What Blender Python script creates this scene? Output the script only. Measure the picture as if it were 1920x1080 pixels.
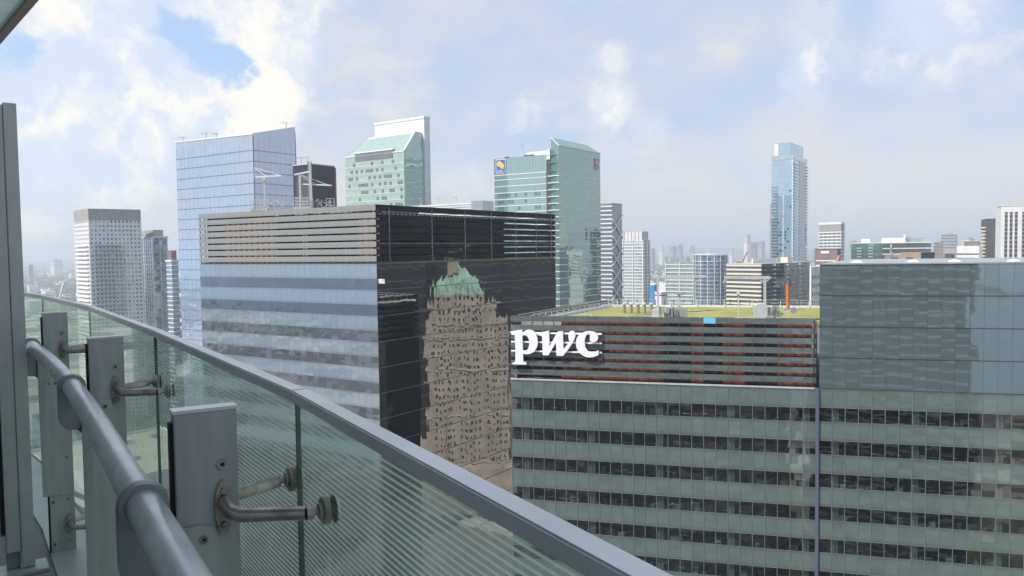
import bpy, bmesh, math, random
import numpy as np
from mathutils import Vector, Matrix
random.seed(7)
rng = np.random.default_rng(7)
for o in list(bpy.data.objects): bpy.data.objects.remove(o)
scn = bpy.context.scene
COL = scn.collection
R = math.radians
PI = math.pi

# ------------------------------------------------------------------ camera
F = 1500.0                      # focal length in photograph pixels (1920 wide)
ZC = 128.0                      # eye height above the street
PITCH, ROLL = math.atan(72/F), R(0.75)
fwd = Vector((0, math.cos(PITCH), -math.sin(PITCH)))
up0 = Vector((0, math.sin(PITCH), math.cos(PITCH)))
rt0 = Vector((1, 0, 0))
CR = rt0*math.cos(ROLL) - up0*math.sin(ROLL)
CU = rt0*math.sin(ROLL) + up0*math.cos(ROLL)
CAM = Vector((0, 0, ZC))
cd = bpy.data.cameras.new('camera'); cam = bpy.data.objects.new('camera', cd); COL.objects.link(cam)
cd.sensor_width = 36; cd.lens = F/1920*36; cd.clip_start = 0.05; cd.clip_end = 90000
m3 = Matrix((CR, CU, -fwd)).transposed()
cam.matrix_world = Matrix.Translation(CAM) @ m3.to_4x4()
scn.camera = cam

def ray(px, py): return fwd + CR*((px-960)/F) + CU*((540-py)/F)
def PY(px, py, Y): d = ray(px, py); return CAM + d*(Y/d.y)
def PZ(px, py, z): d = ray(px, py); return CAM + d*((z-ZC)/d.z)
def PPL(px, py, o, n): d = ray(px, py); return CAM + d*((o-CAM).dot(n)/d.dot(n))
def azv(a): return Vector((math.sin(R(a)), math.cos(R(a)), 0))

# ------------------------------------------------------------------ render + light
scn.render.engine = 'CYCLES'
scn.cycles.use_denoising = True
scn.cycles.max_bounces = 9; scn.cycles.transparent_max_bounces = 14; scn.cycles.glossy_bounces = 4
scn.cycles.diffuse_bounces = 3; scn.cycles.transmission_bounces = 6; scn.cycles.volume_bounces = 1
scn.cycles.sample_clamp_indirect = 6
scn.cycles.caustics_reflective = False; scn.cycles.caustics_refractive = False
vs = scn.view_settings
vs.view_transform = 'Standard'; vs.look = 'None'; vs.gamma = 1; vs.use_curve_mapping = False
vs.exposure = 0.5
SUN_AZ, SUN_EL = -118.0, 50.0
sd = bpy.data.lights.new('sun', 'SUN'); sun = bpy.data.objects.new('sun', sd); COL.objects.link(sun)
sd.energy = 4.0; sd.angle = R(0.6); sd.color = (1.0, 0.94, 0.82)
sv = azv(SUN_AZ)*math.cos(R(SUN_EL)) + Vector((0, 0, math.sin(R(SUN_EL))))
sun.rotation_euler = sv.to_track_quat('Z', 'Y').to_euler()
sun.location = (0, 0, 400)

# node helpers ------------------------------------------------------
class NT:
    def __init__(s, tree): s.t = tree; s.n = tree.nodes; s.l = tree.links
    def new(s, typ, **kw):
        nd = s.n.new(typ)
        for k, v in kw.items():
            if k.startswith('i_'):
                key = k[2:]; key = int(key) if key.isdigit() else key.replace('_', ' ')
                nd.inputs[key].default_value = v
            else: setattr(nd, k, v)
        return nd
    def link(s, a, b): s.l.new(a, b)
    def put(s, sock, v):
        if hasattr(v, 'is_linked') or hasattr(v, 'links'): s.l.new(v, sock)
        else: sock.default_value = v
    def math(s, op, a, b=None, c=None, clamp=False):
        nd = s.n.new('ShaderNodeMath'); nd.operation = op; nd.use_clamp = clamp
        s.put(nd.inputs[0], a)
        if b is not None: s.put(nd.inputs[1], b)
        if c is not None: s.put(nd.inputs[2], c)
        return nd.outputs[0]
    def vmath(s, op, a, b=None, scale=None):
        nd = s.n.new('ShaderNodeVectorMath'); nd.operation = op
        s.put(nd.inputs[0], a)
        if b is not None: s.put(nd.inputs[1], b)
        if scale is not None: s.put(nd.inputs['Scale'], scale)
        return nd.outputs['Value'] if op in ('DISTANCE', 'DOT_PRODUCT', 'LENGTH') else nd.outputs['Vector']
    def noise(s, vec, scale, detail=3, rough=.5, out='Fac', dist=0.0):
        nd = s.n.new('ShaderNodeTexNoise'); s.l.new(vec, nd.inputs['Vector'])
        nd.inputs['Scale'].default_value = scale; nd.inputs['Detail'].default_value = detail
        nd.inputs['Roughness'].default_value = rough; nd.inputs['Distortion'].default_value = dist
        return nd.outputs[out]
    def smooth(s, v, a, b, lo=0.0, hi=1.0):
        nd = s.n.new('ShaderNodeMapRange'); nd.interpolation_type = 'SMOOTHSTEP'
        s.put(nd.inputs[0], v); nd.inputs[1].default_value = a; nd.inputs[2].default_value = b
        nd.inputs[3].default_value = lo; nd.inputs[4].default_value = hi
        return nd.outputs[0]
    def mix(s, f, a, b, blend='MIX'):
        nd = s.n.new('ShaderNodeMix'); nd.data_type = 'RGBA'; nd.blend_type = blend
        s.put(nd.inputs[0], f); s.put(nd.inputs[6], a); s.put(nd.inputs[7], b)
        return nd.outputs[2]

def rgb(r, g, b): return (r, g, b, 1.0)

# world: clear Nishita sky + broken cumulus ---------------------------
w = bpy.data.worlds.new('World'); scn.world = w; w.use_nodes = True
N = NT(w.node_tree); N.n.clear()
out = N.new('ShaderNodeOutputWorld'); bg = N.new('ShaderNodeBackground')
bg.inputs[1].default_value = 1.08
sky = N.new('ShaderNodeTexSky'); sky.sky_type = 'NISHITA'; sky.sun_disc = False
sky.sun_elevation = R(SUN_EL); sky.sun_rotation = R(SUN_AZ); sky.altitude = 100; sky.dust_density = 1.6
clear = N.vmath('SCALE', sky.outputs[0], scale=0.12)
tc = N.new('ShaderNodeTexCoord'); dv = tc.outputs['Generated']
wp = N.vmath('SUBTRACT', N.noise(dv, 8, 8, .68, 'Color'), (.5, .5, .5))
dw = N.vmath('ADD', dv, N.vmath('SCALE', wp, scale=.13))
wp2 = N.vmath('SUBTRACT', N.noise(dv, 5, 4, .6, 'Color'), (.5, .5, .5))
dw2 = N.vmath('ADD', dv, N.vmath('SCALE', wp2, scale=.16))
def spot(px, py, r, amp, vec=None):
    d = ray(px, py).normalized()
    dist = N.vmath('DISTANCE', vec or dw, tuple(d))
    return N.smooth(dist, 0.0, r/F*1.0, amp, 0.0)
def addall(lst):
    a = lst[0]
    for b in lst[1:]: a = N.math('ADD', a, b)
    return a
# thin high overcast: blue-lavender with warmer grey streaks
st = N.vmath('MULTIPLY', dv, (1.0, 1.0, 2.2))
n1 = N.noise(st, 2.3, 3, .5)
n1b = N.noise(N.vmath('ADD', st, N.vmath('SCALE', wp2, scale=.22)), 6.0, 7, .58)
nn = N.math('ADD', N.math('MULTIPLY', n1, .5), N.math('MULTIPLY', n1b, .5))
sep = N.new('ShaderNodeSeparateXYZ'); N.link(dv, sep.inputs[0])
low = N.smooth(sep.outputs[2], -.02, .20, .22, 0.0)
over = N.mix(N.smooth(N.math('ADD', nn, low), .38, .66), rgb(.345, .43, .58), rgb(.485, .49, .525))
over = N.mix(N.smooth(n1b, .52, .74, 0, .7), over, rgb(.60, .58, .55))
# cumulus
nb = N.noise(dv, 4.2, 2, .5)
nf = N.noise(dw, 13, 6, .58)
bright = addall([spot(330, 90, 330, .62, dw2), spot(120, 190, 260, .5, dw2), spot(420, 230, 190, .55), spot(250, 60, 170, .4), spot(80, 380, 200, .3, dw2),
                 spot(1135, 105, 75, .30, dw2), spot(1145, 180, 85, .30), spot(975, 216, 55, .30), spot(1180, 240, 110, .20, dw2), spot(1760, 20, 170, .42, dw2), spot(1500, 150, 90, .30), spot(600, 30, 200, .22, dw2), spot(860, 340, 90, .30)])
cval = addall([N.math('MULTIPLY', nf, .55), N.math('MULTIPLY', nb, .5), bright])
cm = N.smooth(cval, .58, .98)
shade = N.noise(dw, 6.0, 5, .6)
cumc = N.mix(N.smooth(N.math('ADD', shade, N.math('MULTIPLY', N.math('SUBTRACT', nf, .5), .9)), .40, .66), rgb(.49, .54, .64), rgb(.73, .70, .635))
skyc = N.mix(cm, over, cumc)
# blue gaps
hole = addall([spot(368, 50, 118, .58), spot(440, 125, 80, .48), spot(320, 15, 80, .34), spot(5, 95, 90, .6), spot(470, 100, 60, .3)])
hv = N.math('ADD', hole, N.math('MULTIPLY', N.noise(dw, 10, 5, .6), .55))
hm = N.smooth(hv, .54, .84)
skyc = N.mix(hm, skyc, N.mix(.7, clear, rgb(.34, .47, .69)))
# a little of the clear sky shows through all the thin cloud
skyc = N.mix(.10, skyc, clear)
N.link(skyc, bg.inputs[0]); N.link(bg.outputs[0], out.inputs[0])

# ------------------------------------------------------------------ materials
MATS = {}
def mat(name, col, rough=.5, metal=0.0, spec=.5, var=.12, vscale=2.0, col2=None, bump=0.0, bscale=20, emit=0.0, coat=0.0, stretch=None):
    """painted / mineral surface with broad tone variation and fine wear"""
    m = bpy.data.materials.new(name); m.use_nodes = True; N = NT(m.node_tree)
    b = N.n['Principled BSDF']
    tc = N.new('ShaderNodeTexCoord'); v = tc.outputs['Object']
    if stretch: v = N.vmath('MULTIPLY', v, stretch)
    n = N.noise(v, vscale, 5, .6)
    c1 = rgb(*col); c2 = rgb(*(col2 or [max(0, x*(1-2.2*var)) for x in col]))
    c = N.mix(N.smooth(n, .3, .7), c1, c2)
    oi = N.new('ShaderNodeObjectInfo')
    c = N.mix(N.math('MULTIPLY', oi.outputs['Random'], var*.6), c, rgb(*[x*.55 for x in col]))
    N.link(c, b.inputs['Base Color'])
    r = N.math('ADD', N.math('MULTIPLY', N.noise(v, vscale*3.1, 4, .6), .25), rough-.12, clamp=True)
    N.link(r, b.inputs['Roughness'])
    b.inputs['Metallic'].default_value = metal; b.inputs['Specular IOR Level'].default_value = spec
    b.inputs['Coat Weight'].default_value = coat
    if bump:
        bp = N.new('ShaderNodeBump'); bp.inputs['Strength'].default_value = bump; bp.inputs['Distance'].default_value = .02
        N.link(N.noise(v, bscale, 5, .6), bp.inputs['Height']); N.link(bp.outputs[0], b.inputs['Normal'])
    if emit:
        b.inputs['Emission Color'].default_value = rgb(1, .96, .88); b.inputs['Emission Strength'].default_value = emit
    MATS[name] = m; return m

def glassf(name, tint, refl=.3, pane=(1.5, 1.5, 4.0), wob=.012, wave=.006, wscale=.5, var=.35, gcol=(1, 1, 1), rough=.015, trans=0.0, tcol=(.5, .55, .55), grad=None):
    """coated facade glass: every pane tilts and tints a little differently"""
    m = bpy.data.materials.new(name); m.use_nodes = True; N = NT(m.node_tree); N.n.clear()
    o = N.new('ShaderNodeOutputMaterial')
    tc = N.new('ShaderNodeTexCoord'); v = tc.outputs['Object']
    oi = N.new('ShaderNodeObjectInfo')
    cell = N.vmath('FLOOR', N.vmath('ADD', N.vmath('DIVIDE', v, pane), (.5, .5, .02)))
    cell = N.vmath('ADD', cell, N.vmath('SCALE', (37.0, 17.0, 71.0), scale=oi.outputs['Random']))
    wn = N.new('ShaderNodeTexWhiteNoise'); wn.noise_dimensions = '3D'; N.link(cell, wn.inputs['Vector'])
    j = N.vmath('SCALE', N.vmath('SUBTRACT', wn.outputs['Color'], (.5, .5, .5)), scale=wob)
    vw = N.vmath('ADD', v, N.vmath('SCALE', (90.0, 50.0, 30.0), scale=oi.outputs['Random']))
    k = N.vmath('SCALE', N.vmath('SUBTRACT', N.noise(vw, wscale, 2, .5, 'Color'), (.5, .5, .5)), scale=wave)
    g = N.new('ShaderNodeNewGeometry')
    nor = N.vmath('NORMALIZE', N.vmath('ADD', g.outputs['Normal'], N.vmath('ADD', j, k)))
    gl = N.new('ShaderNodeBsdfGlossy'); gl.inputs['Roughness'].default_value = rough; gl.inputs['Color'].default_value = rgb(*gcol)
    N.link(nor, gl.inputs['Normal'])
    lw = N.new('ShaderNodeLayerWeight'); lw.inputs['Blend'].default_value = .5
    fc = N.math('POWER', lw.outputs['Facing'], 3.2)
    fac = N.math('ADD', N.math('MULTIPLY', fc, (1-refl)*.9), refl, clamp=True)
    c = N.mix(N.math('MULTIPLY', wn.outputs['Value'], var), rgb(*tint), rgb(*[x*.45 for x in tint]))
    c = N.mix(N.smooth(N.noise(vw, .35, 3, .6), .35, .75, 0, .3), c, rgb(*[min(1, x*1.4) for x in tint]))
    if grad:   # ceramic frit printed denser over the middle of the pane
        sz = N.new('ShaderNodeSeparateXYZ'); N.link(v, sz.inputs[0])
        e = N.math('ADD', N.math('ABSOLUTE', N.math('DIVIDE', sz.outputs[2], grad)), N.math('MULTIPLY', N.math('SUBTRACT', N.noise(vw, .9, 3, .6), .5), .10))
        c = N.mix(N.smooth(e, .28, .50, 0, .55), c, rgb(*[x*.55 for x in tint]))
    df = N.new('ShaderNodeBsdfDiffuse'); N.link(c, df.inputs['Color'])
    base = df.outputs[0]
    if trans > 0:
        tr = N.new('ShaderNodeBsdfTransparent'); tr.inputs['Color'].default_value = rgb(*tcol)
        ms = N.new('ShaderNodeMixShader'); ms.inputs[0].default_value = trans
        N.link(base, ms.inputs[1]); N.link(tr.outputs[0], ms.inputs[2]); base = ms.outputs[0]
    mx = N.new('ShaderNodeMixShader'); N.link(fac, mx.inputs[0]); N.link(base, mx.inputs[1]); N.link(gl.outputs[0], mx.inputs[2])
    N.link(mx.outputs[0], o.inputs[0])
    MATS[name] = m; return m

# ------------------------------------------------------------------ mesh helpers
class MB:
    def __init__(s): s.v = []; s.f = []
    def quad(s, *p):
        b = len(s.v); s.v += [tuple(q) for q in p]; s.f.append(tuple(range(b, b+len(p)))); return s
    def box(s, x0, x1, y0, y1, z0, z1):
        b = len(s.v)
        s.v += [(x0, y0, z0), (x1, y0, z0), (x1, y1, z0), (x0, y1, z0), (x0, y0, z1), (x1, y0, z1), (x1, y1, z1), (x0, y1, z1)]
        s.f += [tuple(b+i for i in q) for q in ((3, 2, 1, 0), (4, 5, 6, 7), (0, 1, 5, 4), (1, 2, 6, 5), (2, 3, 7, 6), (3, 0, 4, 7))]
        return s
    def prism(s, poly, z0, z1, z1list=None):
        """vertical prism over a plan polygon (counter-clockwise)"""
        n = len(poly); b = len(s.v)
        s.v += [(p[0], p[1], z0) for p in poly]
        s.v += [(p[0], p[1], (z1list[i] if z1list else z1)) for i, p in enumerate(poly)]
        s.f.append(tuple(b+i for i in reversed(range(n)))); s.f.append(tuple(b+n+i for i in range(n)))
        for i in range(n):
            j = (i+1) % n; s.f.append((b+i, b+j, b+n+j, b+n+i))
        return s
    def sweep(s, poly3, off):
        """extrude a 3-D polygon by a vector"""
        n = len(poly3); b = len(s.v); off = Vector(off)
        s.v += [tuple(Vector(p)) for p in poly3] + [tuple(Vector(p)+off) for p in poly3]
        s.f.append(tuple(b+i for i in reversed(range(n)))); s.f.append(tuple(b+n+i for i in range(n)))
        for i in range(n):
            j = (i+1) % n; s.f.append((b+i, b+j, b+n+j, b+n+i))
        return s
    def tube(s, pts, r, n=8, cap=True):
        pts = [Vector(p) for p in pts]; b = len(s.v); m = len(pts)
        rs = r if isinstance(r, (list, tuple)) else [r]*m
        ref = None
        for i, p in enumerate(pts):
            t = (pts[min(i+1, m-1)] - pts[max(i-1, 0)]).normalized()
            if ref is None:
                ref = Vector((0, 0, 1)) if abs(t.z) < .9 else Vector((1, 0, 0))
            u = t.cross(ref).normalized(); q = u.cross(t).normalized(); ref = q
            for k in range(n):
                a = 2*PI*k/n; s.v.append(tuple(p + (u*math.cos(a) + q*math.sin(a))*rs[i]))
        for i in range(m-1):
            for k in range(n):
                k2 = (k+1) % n
                s.f.append((b+i*n+k, b+i*n+k2, b+(i+1)*n+k2, b+(i+1)*n+k))
        if cap:
            s.f.append(tuple(b+k for k in reversed(range(n)))); s.f.append(tuple(b+(m-1)*n+k for k in range(n)))
        return s
    def bar(s, p0, p1, w=.1, h=None):
        """square bar between two points"""
        h = h or w; p0 = Vector(p0); p1 = Vector(p1); t = (p1-p0).normalized()
        ref = Vector((0, 0, 1)) if abs(t.z) < .95 else Vector((1, 0, 0))
        u = t.cross(ref).normalized()*w*.5; q = u.cross(t).normalized()*h*.5
        b = len(s.v)
        for p in (p0, p1):
            s.v += [tuple(p-u-q), tuple(p+u-q), tuple(p+u+q), tuple(p-u+q)]
        s.f += [tuple(b+i for i in f) for f in ((3, 2, 1, 0), (4, 5, 6, 7), (0, 1, 5, 4), (1, 2, 6, 5), (2, 3, 7, 6), (3, 0, 4, 7))]
        return s
    def mesh(s, name):
        me = bpy.data.meshes.new(name); me.from_pydata(s.v, [], s.f); me.update(); return me
    def build(s, name, m, parent=None, loc=(0, 0, 0), rotz=0.0, smooth=False, bevel=0.0, fix=True):
        me = s.mesh(name)
        if fix:
            bm = bmesh.new(); bm.from_mesh(me); bmesh.ops.recalc_face_normals(bm, faces=bm.faces)
            if bevel: bmesh.ops.bevel(bm, geom=list(bm.edges), offset=bevel, segments=2, affect='EDGES', clamp_overlap=True)
            bm.to_mesh(me); bm.free()
        if smooth:
            for p in me.polygons: p.use_smooth = True
            try: me.set_sharp_from_angle(angle=R(40))
            except Exception: pass
        return link(name, me, m, parent, loc, rotz)

def link(name, me, m, parent=None, loc=(0, 0, 0), rotz=0.0, rot=None):
    o = bpy.data.objects.new(name, me); COL.objects.link(o)
    if m is not None and not me.materials: me.materials.append(MATS[m] if isinstance(m, str) else m)
    o.parent = parent; o.location = loc
    o.rotation_euler = rot if rot else (0, 0, rotz)
    return o
def thing(name, label, cat, loc=(0, 0, 0), rotz=0.0, group=None):
    o = bpy.data.objects.new(name, None); COL.objects.link(o); o.empty_display_size = .5
    o.location = loc; o.rotation_euler = (0, 0, rotz)
    tag(o, label, cat, group); return o
def tag(o, label=None, cat=None, group=None, kind=None):
    if label: o['label'] = label
    if cat: o['category'] = cat
    if group: o['group'] = group
    if kind: o['kind'] = kind
    return o
def copy_tree(o, parent=None):
    c = o.copy(); COL.objects.link(c); c.parent = parent
    for ch in list(o.children): copy_tree(ch, c)
    return c
# ------------------------------------------------------------------ palette
mat('aluminium', (.60, .625, .61), .42, .25, .5, .06, 3)
mat('aluminium_dark', (.34, .37, .395), .45, .25, .5, .06, 3)
mat('cap_metal', (.84, .84, .83), .36, .25, .5, .06, 2)
mat('fin_paint', (.55, .585, .565), .48, .1, .45, .15, 2.6, bump=.02, bscale=160, stretch=(4, 4, .5))
mat('rail_steel', (.70, .71, .72), .30, .35, .5, .12, 3.5, stretch=(1, 1, 1))
mat('stainless', (.58, .53, .48), .34, .85, .5, .25, 22)
mat('rubber', (.015, .016, .018), .7, var=.1)
mat('frosted', (.62, .70, .67), .35, 0, .5, .08, 1.2)
mat('concrete', (.36, .355, .34), .85, 0, .3, .14, 1.4, bump=.15, bscale=30)
def canopy_glass():
    m = bpy.data.materials.new('soffit'); m.use_nodes = True; N = NT(m.node_tree); N.n.clear(); o = N.new('ShaderNodeOutputMaterial')
    tc = N.new('ShaderNodeTexCoord'); c = N.mix(N.smooth(N.noise(tc.outputs['Object'], 2.5, 5, .6, dist=1.5), .35, .65), rgb(.88, .93, .86), rgb(.70, .82, .74))
    tl = N.new('ShaderNodeBsdfTranslucent'); N.link(c, tl.inputs[0]); df = N.new('ShaderNodeBsdfDiffuse'); N.link(c, df.inputs[0])
    tr = N.new('ShaderNodeBsdfTransparent'); tr.inputs[0].default_value = rgb(.85, .93, .88)
    a = N.new('ShaderNodeMixShader'); a.inputs[0].default_value = .75; N.link(df.outputs[0], a.inputs[1]); N.link(tl.outputs[0], a.inputs[2])
    b = N.new('ShaderNodeMixShader'); b.inputs[0].default_value = .12; N.link(a.outputs[0], b.inputs[1]); N.link(tr.outputs[0], b.inputs[2])
    N.link(b.outputs[0], o.inputs[0]); MATS['soffit'] = m
canopy_glass()
mat('white_paint', (.80, .81, .82), .5, 0, .5, .04, 1)
mat('sign_white', (.86, .87, .90), .4, 0, .5, .02, 1)
mat('light_steel', (.58, .60, .60), .5, .2, .5, .12, 2)
mat('dark_steel', (.06, .065, .07), .5, .2, .5, .2, 2)
mat('louver_grey', (.27, .29, .295), .55, .15, .4, .07, .6)
mat('rust_red', (.25, .068, .038), .7, 0, .3, .2, .9, stretch=(4, 4, .3))
mat('rust_orange', (.40, .13, .06), .7, 0, .3, .2, .9, stretch=(4, 4, .3))
mat('orange_paint', (.62, .20, .05), .5, 0, .5, .12, 1.5)
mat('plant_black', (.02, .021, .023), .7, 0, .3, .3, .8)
mat('interior_dark', (.035, .037, .04), .9, 0, .2, .3, .4)
mat('slab', (.075, .077, .08), .8, 0, .3, .1, .5)
mat('column', (.62, .64, .64), .6, 0, .4, .06, .5)
mat('lamp', (.9, .9, .88), .5, emit=7.0)
mat('furniture', (.80, .80, .77), .6, 0, .4, .30, .8)
mat('mullion_blue', (.115, .15, .185), .5, .2, .5, .1, 1)
mat('sedum', (.33, .325, .13), .95, 0, .1, .2, .3, col2=(.225, .25, .09), bump=.6, bscale=6)
mat('blue_film', (.16, .55, .85), .5, 0, .5, .06, 1)
mat('fin_blue', (.125, .17, .235), .4, .2, .5, .08, .3)
mat('mullion', (.20, .235, .235), .5, .2, .5, .1, 1)
mat('stone_beige', (.31, .28, .24), .85, 0, .3, .16, .12)
mat('copper_green', (.24, .43, .355), .7, 0, .3, .2, .35)
mat('window_dark', (.03, .035, .04), .25, 0, .6, .2, .5)
mat('black_tower', (.006, .008, .011), .35, 0, .3, .2, .3)
mat('asphalt', (.06, .06, .062), .9, 0, .3, .2, .1)
mat('gravel_roof', (.36, .34, .30), .95, 0, .2, .14, .12)
mat('beige_roof', (.50, .47, .38), .9, 0, .2, .1, .08)
mat('white_wall', (.76, .77, .78), .7, 0, .3, .07, .15)
mat('cream_band', (.72, .68, .56), .6, 0, .3, .06, .2)
mat('grey_wall', (.36, .35, .345), .8, 0, .3, .1, .15)
mat('brown_wall', (.34, .26, .20), .85, 0, .3, .1, .1)
mat('dark_wall', (.09, .085, .09), .8, 0, .3, .15, .1)
mat('mauve_wall', (.24, .18, .185), .8, 0, .3, .1, .1)
mat('navy_clad', (.022, .035, .055), .5, 0, .4, .2, .2)
mat('rust_edge', (.34, .14, .09), .7, 0, .3, .1, .2)
mat('tank_blue', (.05, .28, .62), .4, 0, .5, .05, .3)
mat('logo_blue', (.06, .13, .46), .4, var=.02); mat('logo_yellow', (.85, .52, .10), .4, var=.02)
mat('copper_edge', (.42, .38, .34), .6, var=.1)
mat('crane_red', (.55, .22, .14), .6, var=.1)
glassf('pwc_spandrel', (.128, .17, .165), .15, wob=.012, wave=.016, wscale=.35, var=.30, gcol=(.85, .95, .95), grad=2.3)
glassf('pwc_vision', (.02, .024, .026), .11, wob=.022, wave=.018, wscale=.5, trans=.95, tcol=(.70, .76, .75))
glassf('pwc_louver', (.115, .135, .14), .10, wob=.02, wave=.02, wscale=.6, var=.4)
glassf('wing_screen', (.10, .135, .145), .26, wob=.005, wave=.008, wscale=.22, var=.12, gcol=(.8, .93, .97))
glassf('cut_spandrel', (.15, .20, .255), .30, wob=.004, wave=.012, wscale=.25, var=.10, gcol=(.8, .9, 1), grad=2.3)
glassf('cut_vision', (.03, .04, .055), .27, wob=.012, wave=.014, wscale=.5, trans=.5, tcol=(.5, .55, .6), gcol=(.78, .88, 1))
glassf('mirror_dark', (.006, .008, .011), .60, pane=(1.5, 1.5, 3.6), wob=.0050, wave=.0058, wscale=.6, var=.4, gcol=(.90, .89, .88), rough=.004)
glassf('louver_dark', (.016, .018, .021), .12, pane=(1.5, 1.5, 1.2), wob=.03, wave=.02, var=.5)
glassf('side_dark', (.012, .015, .018), .12, pane=(1.5, 1.5, 4.0), wob=.02, wave=.02)
glassf('blue_glass', (.21, .30, .47), .46, pane=(3.0, 3.0, 7.3), wob=.010, wave=.008, wscale=.1, var=.25, gcol=(.86, .93, 1.0))
glassf('mint_glass', (.29, .42, .365), .24, pane=(3.0, 3.0, 4.3), wob=.02, wave=.01, var=.2, gcol=(.9, 1.0, .97))
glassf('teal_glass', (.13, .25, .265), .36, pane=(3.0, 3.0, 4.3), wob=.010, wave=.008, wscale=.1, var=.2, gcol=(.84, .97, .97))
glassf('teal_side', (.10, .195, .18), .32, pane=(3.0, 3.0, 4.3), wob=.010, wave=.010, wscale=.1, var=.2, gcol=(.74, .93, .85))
glassf('condo_glass', (.14, .21, .32), .30, pane=(3, 3, 3), wob=.03, wave=.01, var=.6, gcol=(.85, .93, 1))
glassf('azure_glass', (.24, .38, .50), .42, pane=(4, 4, 3.2), wob=.016, wave=.008, wscale=.1, var=.4, gcol=(.75, .92, 1.0))
glassf('grey_glass', (.10, .115, .135), .16, pane=(3, 3, 3.5), wob=.02, wave=.01, var=.5)
glassf('navy_glass', (.07, .10, .17), .14, pane=(3, 3, 3.5), wob=.02, wave=.01, var=.5)
glassf('balcony_glass', (.32, .40, .43), .24, pane=(3, 3, 3), wob=.02, wave=.01, var=.4)

# balustrade glass: green low-iron tint with ceramic frit lines printed on it
def frit():
    m = bpy.data.materials.new('frit_glass'); m.use_nodes = True; N = NT(m.node_tree); N.n.clear()
    o = N.new('ShaderNodeOutputMaterial')
    tc = N.new('ShaderNodeTexCoord'); sx = N.new('ShaderNodeSeparateXYZ'); N.link(tc.outputs['Object'], sx.inputs[0])
    t = N.math('FRACT', N.math('DIVIDE', sx.outputs[2], .0125))
    line = N.smooth(N.math('ABSOLUTE', N.math('SUBTRACT', t, .5)), .16, .24, 1.0, 0.0)
    tr = N.new('ShaderNodeBsdfTransparent'); tr.inputs[0].default_value = rgb(.86, .935, .895)
    df = N.new('ShaderNodeBsdfDiffuse'); df.inputs[0].default_value = rgb(.84, .91, .85)
    tl = N.new('ShaderNodeBsdfTranslucent'); tl.inputs[0].default_value = rgb(.86, .93, .87)
    ad = N.new('ShaderNodeMixShader'); ad.inputs[0].default_value = .72; N.link(df.outputs[0], ad.inputs[1]); N.link(tl.outputs[0], ad.inputs[2])
    dirt = N.noise(tc.outputs['Object'], 3.5, 6, .65)
    f = N.math('ADD', N.math('MULTIPLY', line, .62), N.smooth(dirt, .35, .8, .15, .32), clamp=True)
    ms = N.new('ShaderNodeMixShader'); N.link(f, ms.inputs[0]); N.link(tr.outputs[0], ms.inputs[1]); N.link(ad.outputs[0], ms.inputs[2])
    gl = N.new('ShaderNodeBsdfGlossy'); gl.inputs['Roughness'].default_value = .02; gl.inputs[0].default_value = rgb(.9, 1, .95)
    lw = N.new('ShaderNodeLayerWeight'); lw.inputs[0].default_value = .5
    fr = N.math('ADD', N.math('MULTIPLY', N.math('POWER', lw.outputs['Facing'], 4.0), .55), .04, clamp=True)
    m2 = N.new('ShaderNodeMixShader'); N.link(fr, m2.inputs[0]); N.link(ms.outputs[0], m2.inputs[1]); N.link(gl.outputs[0], m2.inputs[2])
    N.link(m2.outputs[0], o.inputs[0]); MATS['frit_glass'] = m
frit()
def clear_glass():
    m = bpy.data.materials.new('clear_glass'); m.use_nodes = True; N = NT(m.node_tree); N.n.clear(); o = N.new('ShaderNodeOutputMaterial')
    tr = N.new('ShaderNodeBsdfTransparent'); tr.inputs[0].default_value = rgb(.86, .935, .895)
    gl = N.new('ShaderNodeBsdfGlossy'); gl.inputs['Roughness'].default_value = .02; gl.inputs[0].default_value = rgb(.9, 1, .95)
    lw = N.new('ShaderNodeLayerWeight'); lw.inputs[0].default_value = .5
    fr = N.math('ADD', N.math('MULTIPLY', N.math('POWER', lw.outputs['Facing'], 4.0), .5), .035, clamp=True)
    ms = N.new('ShaderNodeMixShader'); N.link(fr, ms.inputs[0]); N.link(tr.outputs[0], ms.inputs[1]); N.link(gl.outputs[0], ms.inputs[2]); N.link(ms.outputs[0], o.inputs[0]); MATS['clear_glass'] = m
clear_glass()
mat('glass_edge', (.01, .06, .05), .15, 0, .6, .1, 3)

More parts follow.
